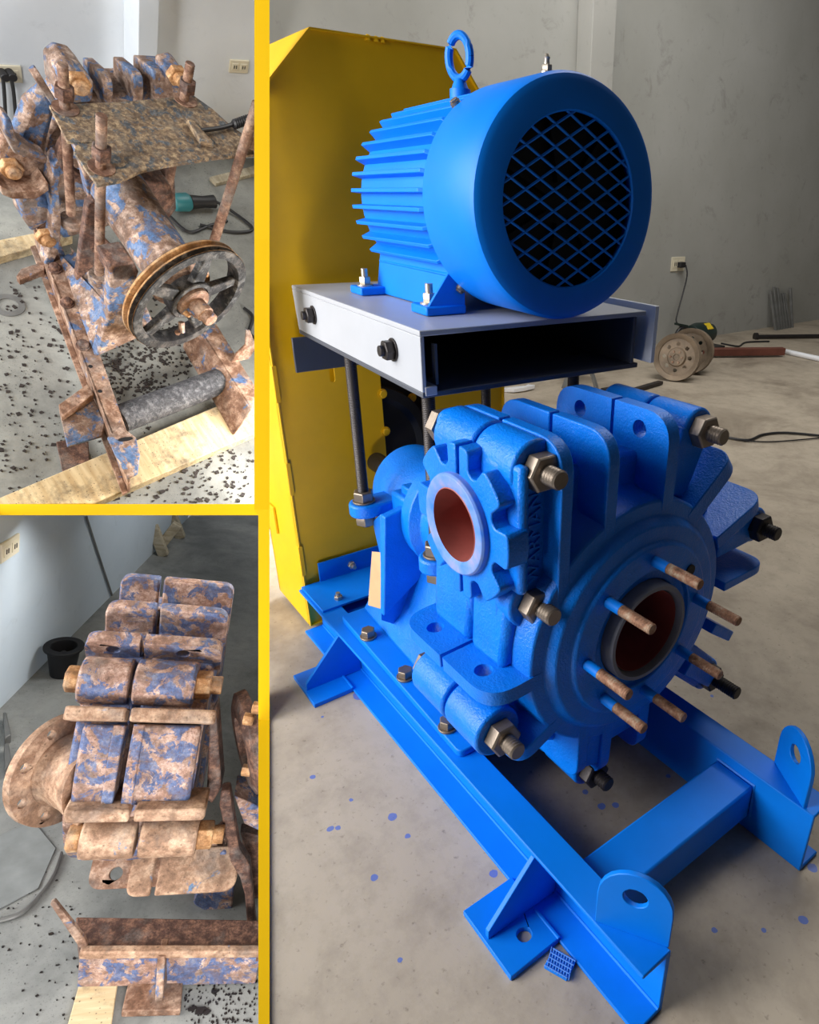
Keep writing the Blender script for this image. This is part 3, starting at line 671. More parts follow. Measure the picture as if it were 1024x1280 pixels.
# feet
for sg in (-1, 1):
    a0 = sg*0.115; a1 = sg*0.155; mb = MB()
    mb.hexa([MF(0.25, a0, -0.238), MF(0.68, a0, -0.238), MF(0.68, a1+sg*0.01, -0.238), MF(0.25, a1+sg*0.01, -0.238)],
            [MF(0.26, a0, -0.13), MF(0.66, a0, -0.13), MF(0.66, a1, -0.13), MF(0.26, a1, -0.13)])
    T.part('foot_web', mb, M['blue'], 0.004)
for t0 in (0.22, 0.62):
    for sg in (-1, 1):
        mb = MB(); q = [(t0, sg*0.13), (t0+0.085, sg*0.13), (t0+0.085, sg*0.232), (t0, sg*0.232)]
        mb.hexa([MF(t, s_, -0.239) for t, s_ in q], [MF(t, s_, -0.218) for t, s_ in q]); ft = T.part('foot', mb, M['blue'], 0.004)
        mb = MB(); c = MF(t0+0.045, sg*0.202, -0.218); mb.cyl(c, c+Vector((0, 0, 0.004)), 0.022); mb.hexn(c+Vector((0, 0, 0.004)), (0, 0, 1), 0.016, 0.02); mb.cyl(c+Vector((0, 0, 0.02)), c+Vector((0, 0, 0.045)), 0.009); T.part('foot_bolt', mb, M['zinc'], 0, ft)
for sg in (-1, 1):
    mb = MB(); mb.hexa([MF(0.225, sg*0.13, -0.22), MF(0.235, sg*0.13, -0.22), MF(0.235, sg*0.225, -0.22), MF(0.225, sg*0.225, -0.22)], [MF(0.225, sg*0.13, -0.12), MF(0.235, sg*0.13, -0.12), MF(0.235, sg*0.15, -0.12), MF(0.225, sg*0.15, -0.12)])
    T.part('foot_rib', mb, M['blue'], 0.002)
# eye bolt
eb = MF(0.405, -0.032, 0.205)
mb = MB(); mb.cyl(eb, eb+Vector((0, 0, 0.03)), 0.024); mb.cyl(eb+Vector((0, 0, 0.03)), eb+Vector((0, 0, 0.05)), 0.020, 0.012)
pts = [(0.028*cos(t), 0.042*sin(t)) for t in [2*pi*k/28 for k in range(29)]]
dirv = (MSD*0.5+MAX*0.85).normalized()
mb.tube([eb+Vector((0, 0, 0.093))+dirv*u+Vector((0, 0, v)) for u, v in pts], 0.0095, 10)
T.part('eye_bolt', mb, M['blue'])
gn = MF(0.10, 0.0, 0.231)
mb = MB(); mb.cyl(gn-Vector((0, 0, .004)), gn+Vector((0, 0, 0.008)), 0.012); mb.hexn(gn+Vector((0, 0, 0.008)), (0, 0, 1), 0.011, 0.012); mb.lathe(gn+Vector((0, 0, 0.02)), (0, 0, 1), [(0, 0.006), (0.008, 0.005), (0.012, 0.007), (0.018, 0.004)], 12); T.part('grease_nipple', mb, M['zinc'])
for a in (radians(128), radians(232)):
    rd = MSD*cos(a)+Vector((0, 0, sin(a))); c = MO-MAX*0.222+rd*0.228
    mb = MB(); mb.cyl(c, c+rd*0.008, 0.011); mb.hexn(c+rd*0.005, rd, 0.009, 0.008); T.part('cover_screw', mb, M['steel'])

# ================================================================== BELT GUARD
clipn = (CM @ Vector((1, 0, (PX0-326)/FPX))).normalized()*-1
CLIP = (CAMP.copy(), clipn)
T = Thing('belt_guard', 'tall yellow sheet steel belt guard with chamfered top behind the blue motor', 'guard', (-2.35, 1.13, 0))
GX0, GX1 = -2.2, -2.52
gout = [(0.678, 0.02), (1.588, 0.02), (1.588, 1.72), (1.40, 1.945), (0.915, 1.935), (0.678, 1.69)]
slot = rounded([(1.050, 0.22), (1.262, 0.22), (1.262, 1.04), (1.050, 1.04)], 0.02, 4)
mb = MB(); mb.prism(gout, YZX, GX0-0.005, GX0, [slot, rounded([(0.866, 0.93), (0.884, 0.93), (0.884, 0.99), (0.866, 0.99)], 0.008, 4)]); T.part('front_panel', mb, M['yellow'], 0, clip=CLIP)
mb = MB(); mb.prism(gout, YZX, GX1, GX1+0.005); T.part('back_panel', mb, M['yellow'], 0, clip=CLIP)
ins = [(y+(0.004 if y < 1.1 else -0.004), z+(0.004 if z < 1 else -0.004)) for y, z in gout]
for i in range(6):
    a, b = gout[i], gout[(i+1) % 6]; c, d = ins[(i+1) % 6], ins[i]
    mb = MB(); mb.hexa([(GX0+0.012, *a), (GX0+0.012, *b), (GX0+0.012, *c), (GX0+0.012, *d)], [(GX1, *a), (GX1, *b), (GX1, *c), (GX1, *d)])
    T.part('side_panel', mb, M['yellow'], 0, clip=CLIP)
mb = MB(); mb.box(-2.30, -2.29, 0.95, 1.40, 0.1, 1.3); T.part('interior_shade_sheet', mb, M['black'], 0)  # black sheet standing in for the darkness inside the guard
mb = MB(); mb.lathe((-2.285, CY+0.02, CZ), (1, 0, 0), [(0, 0.05), (0, 0.255), (0.012, 0.26), (0.02, 0.245), (0.03, 0.26), (0.05, 0.255), (0.05, 0.22), (0.03, 0.20), (0.03, 0.06), (0.06, 0.06), (0.06, 0.03)], 64); T.part('driven_pulley', mb, M['black'], 0)
for (x, y) in ((478, 492), (482, 539), (515, 497), (524, 552)):
    p = onX(x, y, -2.2 if x < 500 else -2.282); mb = MB(); mb.hexn(p, (1, 0, 0), 0.014, 0.012); mb.cyl(p, p+Vector((0.003, 0, 0)), 0.018); T.part('bolt', mb, M['yellow'])
for z in (0.30, 0.62, 0.95):                            # seam tabs on the left edge, and a latch
    mb = MB(); mb.box(GX0+0.001, GX0+0.013, 0.674, 0.69, z-0.06, z+0.06); T.part('seam_tab', mb, M['yellow'], 0.002, clip=CLIP)
p = onX(346, 662, -2.42); mb = MB(); mb.box(-2.46, -2.40, 0.668, 0.677, 0.33, 0.44); T.part('latch', mb, M['yellow'], 0.002, clip=CLIP)
mb = MB()
for (x, y) in ((460, 46), (470, 48), (478, 49)): mb.lathe(onX(x, y, -2.2)-Vector((0, 0, 0.01)), (0, 0, 1), [(0, 0.012), (0.012, 0.010), (0.016, 0.004)], 8)
T.part('weld_spatter', mb, M['yellow'])

# ================================================================== SMALL THINGS IN THE MAIN BAY
def wheel(p, tilt, yaw, R, lbl):
    T = Thing('wheel_rim', lbl, 'wheel', (p[0], p[1], 0), group='old wheel rims by the wall')
    ax = Vector((cos(yaw)*cos(tilt), sin(yaw)*cos(tilt), sin(tilt))); c = Vector((p[0], p[1], R*cos(tilt)))
    mb = MB(); mb.lathe(c-ax*0.07, ax, [(0, R), (0.02, R), (0.03, R*0.86), (0.07, R*0.80), (0.11, R*0.86), (0.12, R), (0.14, R), (0.135, R*0.94), (0.115, R*0.80), (0.07, R*0.75), (0.03, R*0.80), (0.005, R*0.94)], 48, True); T.part('rim', mb, M['rim'])
    e = ax.cross(Vector((0, 0, 1))).normalized(); w = ax.cross(e)
    mb = MB(); F = lambda u, v, t: c+e*u+w*v+ax*t
    mb.prism(ngon(0, 0, R*0.80, 40), F, 0.02, 0.03, [ngon(R*0.56*cos(a), R*0.56*sin(a), R*0.09, 12) for a in [2*pi*k/8 for k in range(8)]]); T.part('disc', mb, M['rim'])
    mb = MB(); mb.lathe(c+ax*0.03, ax, [(0, R*0.42), (0.03, R*0.36), (0.03, R*0.14), (0.02, R*0.12)], 32); T.part('hub', mb, M['rim'])
    mb = MB()
    for k in range(6): a = 2*pi*k/6; mb.hexn(c+ax*0.058+(e*cos(a)+w*sin(a))*R*0.25, ax, R*0.05, 0.015)
    T.part('wheel_nuts', mb, M['stud'])
wheel((-4.10, 4.98), radians(10), radians(-62), 0.215, 'dusty beige wheel rim standing in front of the other rim')
wheel((-4.22, 5.32), radians(10), radians(-62), 0.215, 'darker wheel rim half hidden behind the beige rim')
def outlet(name, lbl, p, bay, ex, ez, en, s=1.0, plug=False):
    T = Thing(name, lbl, 'outlet', p, bay); p = Vector(p); ex, ez, en = Vector(ex), Vector(ez), Vector(en)
    mb = MB(); mb.obox(p+en*0.006, ex*0.075*s, ez*0.05*s, en*0.006); T.part('cover_plate', mb, M['ivory'], 0.004)
    for k in (-1, 1):
        mb = MB(); mb.obox(p+en*0.013+ex*k*0.033*s, ex*0.024*s, ez*0.026*s, en*0.003); so = T.part('socket', mb, M['ivory'], 0.002)
        mb = MB(); mb.obox(p+en*0.0165+ex*(k*0.033-0.008)*s, ex*0.003*s, ez*0.012*s, en*0.001); mb.obox(p+en*0.0165+ex*(k*0.033+0.008)*s, ex*0.003*s, ez*0.012*s, en*0.001); T.part('slot', mb, M['black'], 0, so)
    return T
ow = onX(847, 330, -5.4)
outlet('wall_outlet', 'ivory double outlet with a black plug on the grey wall above the wheel rims', ow, MAIN, (0, 1, 0), (0, 0, 1), (1, 0, 0), 1.55)
pl = onX(852, 331, -5.36)
T = Thing('power_lead', 'black cord hanging from the plugged outlet down to the bench tool', 'cord', pl)
mb = MB(); mb.box(pl.x-0.028, pl.x+0.03, pl.y-0.045, pl.y+0.045, pl.z-0.03, pl.z+0.03); T.part('plug', mb, M['cable'], 0.008)
cp = [pl+Vector((0.02, 0.05, 0)), onX(859, 345, -5.30), onX(853, 370, -5.27), onX(847, 392, -5.22), onX(846, 403, -5.18), onX(856, 412, -5.0)]
mb = MB(); mb.tube(smooth_line(cp), 0.009, 8); T.part('cable', mb, M['cable'])
# bench tool (dark green saw body) beside the wheel rims
tb = onZ(888, 433); tb = Vector((-4.95, 6.35, 0))
T = Thing('power_tool', 'dark green power tool lying by the wall behind the wheel rims', 'tool', tb)
mb = MB(); mb.box(tb.x-0.15, tb.x+0.15, tb.y-0.30, tb.y+0.32, 0.0, 0.03); T.part('base_plate', mb, M['dark_steel'], 0.006)
mb = MB(); mb.lathe(tb+Vector((0, -0.16, 0.17)), (0, 1, 0), [(0, 0.05), (0.02, 0.11), (0.12, 0.13), (0.28, 0.12), (0.36, 0.10), (0.40, 0.05)], 28); T.part('motor_housing', mb, M['green_tool'], 0.004)
mb = MB(); mb.obox(tb+Vector((0.07, 0.06, 0.255)), (0.035, 0, -0.028), (0, 0.05, 0), (0.01, 0, 0.012)); T.part('label_plate', mb, M['lens'], 0.002)
mb = MB(); mb.tube(smooth_line([tb+Vector((0, -0.18, 0.20)), tb+Vector((0, -0.27, 0.27)), tb+Vector((0, -0.36, 0.25)), tb+Vector((0, -0.42, 0.17))]), 0.022, 10); T.part('handle', mb, M['cable'], 0)
mb = MB(); mb.obox(tb+Vector((0, -0.33, 0.30)), (0.02, 0, 0), (0, 0.10, -0.02), (0, 0, 0.012)); mb.obox(tb+Vector((0.02, -0.25, 0.12)), (0.03, 0, 0), (0, 0.05, 0), (0, 0, 0.06)); T.part('trigger_guard', mb, M['green_tool'], 0.004)
mb = MB(); mb.tube(smooth_line([tb+Vector((0.1, 0.3, 0.05)), tb+Vector((0.2, 0.5, 0.012)), tb+Vector((0.1, 0.8, 0.012)), tb+Vector((0.22, 1.1, 0.012))]), 0.01, 8); T.part('cord', mb, M['cable'])
a, b = onZ(880, 440, 0.06), onZ(980, 439, 0.06)
mb = MB(); d = (b-a)/2; mb.obox((a+b)/2, d, Vector((-d.y, d.x, 0)).normalized()*0.04, (0, 0, 0.04))
single('steel_bar', 'red oxide square steel bar lying on the floor by the wheel rims', 'bar', mb, M['red_steel'], (a+b)/2-Vector((0, 0, 0.05)), bevel=0.006)
a, b = onZ(976, 438, 0.03), onZ(1040, 452, 0.03)
mb = MB(); mb.cyl(a, b, 0.028, n=16); mb.cyl(a, a+(b-a)*0.06, 0.034, n=16)
single('white_pipe', 'white plastic pipe on the floor at the end of the red bar', 'pipe', mb, M['white'], (a+b)/2-Vector((0, 0, 0.03)))
for i in range(7):
    x0 = 970+i*3.4; g0 = onZ(x0, 413-0.6*i, 0.0); g0.x = min(g0.x, -5.1); top = 0.52+random.uniform(-0.08, 0.08)
    t_ = Vector((-5.39+0.03, g0.y+random.uniform(-0.03, 0.05), top))
    mb = MB(); d = (t_-Vector((g0.x, g0.y, 0))); mb.obox(Vector((g0.x, g0.y, 0))+d/2, d/2, (0.016, 0, 0), (0, 0.016, 0))
    single('offcut_bar', ('leftmost', 'second from the left', 'third from the left', 'middle one', 'third from the right', 'second from the right', 'rightmost')[i]+' of the seven grey steel offcut bars standing against the wall', 'bar', mb, M['grey_steel'], (g0.x, g0.y, 0), bevel=0.002, group='bar offcuts by the wall')
a, b = onZ(945, 421, 0.03), onZ(1030, 420, 0.03)
mb = MB(); mb.cyl(a, b, 0.025, n=12); mb.cyl(a-(b-a)*0.02, a+(b-a)*0.02, 0.05, n=12)
single('iron_rod', 'thin dark iron rod lying on the floor before the bundle of offcuts', 'rod', mb, M['dark_steel'], (a+b)/2-Vector((0, 0, 0.03)))
mb = MB(); mb.tube(smooth_line([onZ(905, 546, 0.012), onZ(935, 550, 0.012), onZ(955, 543, 0.012), onZ(985, 541, 0.012), onZ(1040, 546, 0.012)]), 0.009, 8); mb.tube(smooth_line([onZ(930, 551, 0.01), onZ(970, 552, 0.01), onZ(1040, 546, 0.01)]), 0.005, 6)
single('floor_cable', 'black cable lying across the concrete floor right of the pump', 'cable', mb, M['cable'], onZ(940, 548, 0))
a, b = onZ(762, 497, 0.02), onZ(826, 478, 0.02); d = (b-a)/2
mb = MB(); mb.obox((a+b)/2, d, Vector((-d.y, d.x, 0)).normalized()*0.028, (0, 0, 0.015))
single('flat_bar', 'dark flat bar on the floor behind the pump casing', 'bar', mb, M['dark_steel'], (a+b)/2-Vector((0, 0, 0.02)), bevel=0.003)
T = Thing('trestle', 'small grey metal trestle legs seen under the motor platform', 'trestle', onZ(722, 478))
for x0, x1 in ((722, 705), (727, 746)):
    p = onZ(x1, 486, 0.0); t_ = onZ(724, 480, 0.0)+Vector((0, 0, 0.42)); mb = MB(); d = t_-p; mb.obox(p+d/2, d/2, d.normalized().cross(Vector((0, 0, 1))).normalized()*0.016, (-0.016, 0, 0)); T.part('leg', mb, M['grey_steel'], 0.002)
p = onZ(722, 472); mb = MB(); mb.box(p.x-0.3, p.x+0.3, p.y-0.05, p.y+0.05, 0.40, 0.44); T.part('top_bar', mb, M['grey_steel'], 0.002)
p = onZ(640, 488)
mb = MB(); mb.prism([(0, 0), (0.12, 0.02), (0.2, 0.06), (0.26, 0.02), (0.28, 0.1), (0.15, 0.12), (0.05, 0.1)], lambda u, v, w: (p.x+v, p.y-0.1+u, w+0.1*v), 0.0, 0.035)
single('paper_scrap', 'crumpled white scrap on the floor beside the yellow guard', 'scrap', mb, M['white'], p, bevel=0.004)
# blue mesh offcut by the foot plate
p = onZ(700, 1208); q0, q1 = onZ(686, 1196), onZ(714, 1212); ax = (q1-q0).normalized(); ay = Vector((-ax.y, ax.x, 0))
T = Thing('mesh_offcut', 'small blue painted mesh offcut on the floor beside the front foot plate', 'offcut', p)
mb = MB(); L_ = (q1-q0).length/2; mb.obox(p+Vector((0, 0, 0.006)), ax*L_, ay*0.022, (0, 0, 0.004)); T.part('sheet', mb, M['blue'], 0.001)
mb = MB()
for k in range(9):
    c = p+ax*(L_*(k/4-1)*0.94)
    mb.tube([c-ay*0.022+ax*0.006+Vector((0, 0, 0.011)), c+ay*0.022-ax*0.006+Vector((0, 0, 0.011))], 0.0016, 5)
for k in range(5): c = p+ay*(0.02*(k/2-1)); mb.tube([c-ax*L_+Vector((0, 0, 0.012)), c+ax*L_+Vector((0, 0, 0.012))], 0.0016, 5)
T.part('mesh_strands', mb, plain('dry_blue_mesh', srgb(70, 130, 214), 0.6), 0)

#--BAY1--
# ================================================================== UPPER LEFT BAY: the worn pump before repair
P1 = lambda ax, v, x, y: B1.on(ax, v, x, y)
F1 = -0.75                                              # floor of this bay
M['floor1'] = concrete_floor('dirty_grey_floor', srgb(142, 143, 138), srgb(112, 113, 110), srgb(160, 160, 153), (), 0.9, 1.6)
M['wall1'] = plaster('pale_blue_grey_plaster', srgb(214, 220, 226), srgb(230, 235, 240), srgb(176, 182, 188), 1.5, 0.3)
WA1 = P1(2, F1, 200, 202).x                             # the wall stands at this A
wl_, wr_ = P1(0, WA1, -90, 0).y, P1(0, WA1, 326, 100).y
nearL, nearR = P1(2, F1, -90, 631), P1(2, F1, 326, 631)
farR = P1(2, F1, 326, 214)
mb = MB(); mb.prism([(nearL.x, nearL.y), (nearR.x, nearR.y), (farR.x, farR.y), (WA1, farR.y+0.02), (WA1, wl_-0.3)], XYZ, F1-0.05, F1)
struct('floor_upper', mb, M['floor1'], B1)
tR = [P1(0, WA1, 326, y) for y in (210, -60)]
mb = MB(); pts = [(wl_-0.3, F1-0.05), (tR[0].y, F1-0.05), (tR[1].y, tR[1].z), (wl_-0.3, tR[1].z)]
mb.hexa([(WA1-0.08, *p) for p in pts], [(WA1, *p) for p in pts]); struct('wall_upper', mb, M['wall1'], B1)
c0, c1 = P1(0, WA1+0.16, 173, 40).y, P1(0, WA1+0.16, 198, 40).y
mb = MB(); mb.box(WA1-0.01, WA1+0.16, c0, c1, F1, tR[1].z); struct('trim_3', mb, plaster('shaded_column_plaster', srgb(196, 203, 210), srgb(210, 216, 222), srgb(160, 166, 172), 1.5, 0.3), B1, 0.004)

def quad_plate(T, name, pix, ax, v, thick, mat, nvec, bevel=0.004, parent=None, bay=B1, label=None):
    """a plate whose face outline was measured on the plane axis=v"""
    pts = [bay.on(ax, v, *p) for p in pix]; n = Vector(nvec)
    mb = MB(); k = len(pts); i0, i1 = [i for i in range(3) if i != ax]
    o2 = [(p[i0], p[i1]) for p in pts]
    def fn(u, w, t):
        q = Vector((0, 0, 0)); q[i0] = u; q[i1] = w; q[ax] = v
        return q+n*t
    mb.prism(o2, fn, 0, thick)
    return T.part(name, mb, mat, bevel, parent, label)

# timbers and floor litter
def timber(name, lbl, px4, top, thick, mat, bay, base_px):
    t = [bay.on(2, top, *p) for p in px4]
    mb = MB(); mb.hexa([p-Vector((0, 0, thick)) for p in t], t)
    return single(name, lbl, 'timber', mb, mat, (t[0]+t[2])/2-Vector((0, 0, thick)), bay, 0.004)
timber('timber_beam', 'long pale timber beam under the near end of the rusty pump frame', [(-12, 627), (320, 487), (320, 541), (119, 629), (-12, 631)], F1+0.055, 0.055, M['timber'], B1, None)
timber('timber_beam', 'short pale timber beam sticking out behind the rusty pump frame at the left', [(-12, 302), (90, 282), (90, 296), (-12, 324)], F1+0.055, 0.055, M['timber'], B1, None)
timber('timber_offcut', 'pale timber offcut lying on the floor beyond the rusty top plate', [(262, 221), (322, 206), (322, 216), (270, 229)], F1+0.03, 0.03, M['timber_clean'], B1, None)

T = Thing('worn_slurry_pump', 'worn rusty slurry pump with spoked belt pulley facing the viewer and scaled top plate', 'pump', P1(2, F1+0.05, 160, 450), B1)
RB, RM, RU, RN = M['rust_blue'], M['rust_more'], M['rust'], M['rust_nut']
ZB, ZT = F1+0.056, F1+0.20                              # rail bottom and top
# rails
def rail1(px_out, px_in, px_bot, name='base_rail', inward=1):
    a, b = [P1(2, ZT, *p) for p in px_out]; c, d = [P1(2, ZT, *p) for p in px_in]
    e, f = [P1(2, ZB, *p) for p in px_bot]
    t = Vector((0, 0, 0.014))
    mb = MB(); mb.hexa([a-t, b-t, d-t, c-t], [a, b, d, c]); 
    w = (c-a).normalized()*0.014
    mb.hexa([Vector((a.x, a.y, ZB)), Vector((b.x, b.y, ZB)), Vector((b.x, b.y, ZB))+w, Vector((a.x, a.y, ZB))+w], [a, b, b+w, a+w])
    o = (a-c).normalized()*0.05
    A0, B0 = Vector((a.x, a.y, ZB)), Vector((b.x, b.y, ZB))
    mb.hexa([A0, B0, B0+o*0.6, A0+o*0.6], [A0+t, B0+t, B0+o*0.6+t, A0+o*0.6+t])
    return mb
T.part('base_rail', rail1([(41, 283), (160, 598)], [(66, 275), (166, 560)], [(41, 283), (160, 598)]), RM, 0.003)
# near rail on the right: broad inner web facing left and a top flange
a, b = P1(2, ZT, 240, 398), P1(2, ZT, 314, 513); c, d = P1(2, ZT, 262, 391), P1(2, ZT, 322, 488)
mb = MB(); t = Vector((0, 0, 0.014)); mb.hexa([a-t, b-t, d-t, c-t], [a, b, d, c])
e, f = P1(2, ZB, 228, 434), P1(2, ZB, 291, 544)
wv = (c-a).normalized()*0.014
mb.hexa([e, f, f+wv, e+wv], [a, b, b+wv, a+wv]); T.part('base_rail', mb, M['rust_more'], 0.003)
# round cross tube covered in grey grit
p0, p1 = P1(2, ZB+0.055, 150, 524), P1(2, ZB+0.055, 276, 476)
mb = MB(); mb.cyl(p0, p1, 0.072, n=32)
T.part('cross_tube', mb, rust_mix('grit_covered_tube', srgb(70, 70, 74), srgb(122, 122, 125), srgb(54, 56, 60), 0.2, grey=srgb(92, 92, 96), sc=2.5), 0.002, label='cross tube thick with grey grit')
# foot plate with angled gusset, left of the near end
quad_plate(T, 'foot_plate', [(74, 513), (112, 488), (131, 528), (128, 545), (84, 558)], 2, ZB+0.07, 0.014, RB, (0, 0, -1))
quad_plate(T, 'foot_gusset', [(74, 513), (110, 487), (118, 500), (78, 527)], 2, ZB+0.072, 0.05, RM, (0, 0, 1))
quad_plate(T, 'foot_plate', [(20, 345), (26, 336), (58, 325), (55, 338), (24, 350)], 2, ZB+0.05, 0.04, RM, (0, 0, -1))
# lifting eye at the rail end
pl_ = [P1(2, ZT+0.0, 136, 549), P1(2, ZT, 172, 574)]
quad_plate(T, 'lifting_eye', [(134, 549), (151, 534), (170, 549), (175, 570), (172, 594), (160, 600), (146, 575)], 2, ZT+0.02, 0.016, M['rust_blue'], (0, 0, 1), label='pale flame cut lifting eye')
c_ = P1(2, ZT+0.0375, 157, 549); mb = MB(); mb.prism([(c_.x+0.012*cos(k)-0.0*sin(k), c_.y+0.030*sin(k)+0.012*cos(k)) for k in [2*pi*i/16 for i in range(16)]], XYZ, c_.z-0.001, c_.z+0.002); T.part('eye_slot', mb, M['black'])
# torn upright bracket on the right rail
br0 = P1(2, ZT, 292, 447)
mb = MB(); mb.prism([(0, 0), (0.11, 0.0), (0.15, 0.06), (0.115, 0.16), (0.09, 0.17), (0.085, 0.085), (0.03, 0.045)], lambda u, v, w: (br0.x+0.02-0.3*v+w, br0.y-0.03+u, ZT+v*1.15), 0, 0.012)
T.part('torn_bracket', mb, RM, 0.002, label='torn pale steel bracket')
# flange bolts along the left rail
for (x, y) in ((69, 334), (84, 377), (104, 430)):
    p = P1(2, ZT, x, y+3); mb = MB(); mb.cyl(p, p+Vector((0, 0, 0.010)), 0.032); mb.lathe(p+Vector((0, 0, 0.010)), (0, 0, 1), [(0, 0.026), (0.018, 0.026), (0.030, 0.015)], 10); T.part('flange_bolt', mb, M['rust_dark'], 0.002)
for (x, y) in ((113, 458), (125, 489)):
    p = P1(2, ZT, x, y); mb = MB(); mb.cyl(p, p+Vector((0, 0, 0.001)), 0.010); T.part('bolt_hole', mb, M['black'])
# bearing pedestal: leaning side leg (pale) and broad end plate (blue)
def solid(T, name, front, back, mat, bevel=0.006, parent=None):
    mb = MB(); mb.hexa(back, front); return T.part(name, mb, mat, bevel, parent)
zl = ZT+0.002
base = [P1(2, zl, 76, 318), P1(2, zl, 118, 447)]
axs = Vector((0.2, 0.10, 0.10))                         # shaft line passes B=0.10, U=0.10
topb = [P1(1, 0.02, 92, 312), P1(1, 0.02, 138, 362)]
sidef = [P1(2, zl, 75, 320), P1(2, zl, 118, 447), P1(1, -0.06, 137, 385), P1(1, -0.06, 133, 352), P1(1, -0.06, 97, 352)]
inn = Vector((-0.02, 0.07, 0.0))
solid(T, 'pedestal_leg', sidef, [p+inn for p in sidef], M['rust_blue'], 0.008)
endf = [P1(1, -0.03, 123, 446), P1(1, -0.06, 138, 362), P1(1, 0.02, 138, 335), P1(1, 0.08, 167, 326), P1(1, 0.16, 176, 372), P1(1, 0.16, 172, 412)]
mb = MB()
pc = [P1(0, 0.30, x, y) for x, y in ((122, 446), (137, 390), (139, 334), (166, 328), (178, 372), (196, 412))]
mb.prism([(p.y, p.z) for p in pc], YZX, 0.24, 0.30); T.part('pedestal_end', mb, M['rust_blue'], 0.008)
pc = [P1(0, 0.27, x, y) for x, y in ((132, 326), (163, 320), (170, 334), (166, 345), (136, 345))]
mb = MB(); mb.prism([(p.y, p.z) for p in pc], YZX, 0.18, 0.30); T.part('bearing_saddle', mb, M['rust_dark'], 0.01)
# far web with its own lug
pc = [P1(0, -0.16, x, y) for x, y in ((96, 352), (110, 255), (119, 250), (132, 300), (150, 318), (128, 325))]
mb = MB(); mb.prism([(p.y, p.z) for p in pc], YZX, -0.20, -0.16); T.part('web_plate', mb, M['rust_dark'], 0.006)
for (x, y, r) in ((125, 352, 0.052), (90, 282, 0.05)):
    p = P1(1, -0.05 if x > 100 else -0.02, x, y)
    mb = MB(); mb.cyl(p, p+Vector((0, 0, 0.055)), r, n=28); mb.obox(p+Vector((0.0, 0.06, 0.027)), (0.045, 0, 0), (0, 0.06, 0), (0, 0, 0.026)); T.part('rod_lug', mb, RB if x > 100 else RM, 0.006)
# the scaled top plate
ZP = 0.45
plate = [(61, 131), (150, 127), (242, 119), (266, 136), (288, 156), (316, 176), (318, 193), (270, 197), (205, 207), (175, 214), (150, 226), (121, 231), (92, 190), (95, 181), (116, 178), (84, 176)]
quad_plate(T, 'top_plate', plate, 2, ZP, 0.016, M['rust_plate'], (0, 0, -1), 0.003)
quad_plate(T, 'torn_flap', [(232, 153), (240, 156), (268, 186), (250, 182)], 2, ZP+0.004, 0.03, M['rust_plate'], (-0.2, 0, 1), 0.004)
# threaded rods with nuts and washers
def rod1(top, plate_px, bottom, nut=True, pb=None, r=0.021):
    q = P1(2, ZP, *plate_px); t_ = P1(0, q.x, *top); b_ = P1(0, q.x if pb is None else pb, *bottom)
    mb = MB(); mb.screw(b_, t_, r, 0.012, 14); rd = T.part('threaded_rod', mb, M['rust'])
    if nut:
        d = (t_-q).normalized()
        mb = MB(); mb.cyl(q, q+d*0.006, 0.050, n=20); T.part('washer', mb, RU, 0, rd)
        mb = MB(); mb.hexn(q+d*0.05, d, 0.038, 0.055); T.part('nut', mb, M['rust_dark'], 0.002, rd)
rod1((78, 80), (82, 136), (89, 268)); rod1((127, 144), (127, 210), (124, 342)); rod1((238, 79), (232, 126), (209, 242), True)
q = P1(2, ZP, 311, 188); mb = MB(); t_ = P1(0, q.x, 322, 128); b_ = P1(0, q.x+0.12, 267, 304); mb.screw(b_, t_, 0.024, 0.012, 14); rd = T.part('threaded_rod', mb, M['rust'])
d = (t_-b_).normalized(); mb = MB(); mb.hexn(q+d*0.02, d, 0.044, 0.06); T.part('nut', mb, M['rust'], 0.002, rd)
# bearing barrel
SB, SU = 0.10, 0.10
mb = MB(); mb.lathe((-0.42, SB, SU), (1, 0, 0), [(0, 0.10), (0.02, 0.125), (0.16, 0.128), (0.42, 0.122), (0.62, 0.120), (0.68, 0.124), (0.70, 0.09)], 44); T.part('bearing_barrel', mb, M['rust_blue'], 0.004)
mb = MB(); mb.lathe((0.26, SB, SU), (1, 0, 0), [(0, 0.09), (0.0, 0.135), (0.035, 0.135), (0.045, 0.10), (0.06, 0.06)], 36); fl = T.part('end_cover', mb, M['rust_more'], 0.003)
for k in range(6):
    a = 2*pi*k/6+0.4; p = Vector((0.295, SB+0.115*cos(a), SU+0.115*sin(a))); mb = MB(); mb.hexn(p, (1, 0, 0), 0.013, 0.012); T.part('cover_bolt', mb, RN, 0, fl)
# spoked pulley
PN = Vector((0.977, 0.211, -0.027)).normalized(); PC = Vector((0.397, SB, 0.098)); PR = 0.30
mb = MB(); mb.lathe(PC, PN, [(-0.075, PR-0.045), (-0.075, PR-0.004), (-0.068, PR), (-0.062, PR), (-0.050, PR-0.030), (-0.045, PR-0.030), (-0.034, PR), (-0.028, PR), (-0.017, PR-0.030), (-0.012, PR-0.030), (-0.004, PR), (0, PR-0.003), (0, PR-0.044), (-0.014, PR-0.050), (-0.060, PR-0.050)], 88, True)
pul = T.part('pulley_rim', mb, M['pulley_black'], 0)
mb = MB(); mb.lathe(PC, PN, [(-0.072, PR-0.002), (-0.066, PR+0.0015), (-0.060, PR+0.0015), (-0.049, PR-0.028), (-0.046, PR-0.028), (-0.036, PR+0.0015), (-0.030, PR+0.0015), (-0.018, PR-0.028), (-0.013, PR-0.028), (-0.006, PR+0.0012), (-0.006, PR-0.034), (-0.072, PR-0.034)], 88, True)
T.part('belt_grooves', mb, M['groove'], 0, pul, label='rusty tan belt grooves')
e_ = PN.cross(Vector((0, 0, 1))).normalized(); w_ = PN.cross(e_)
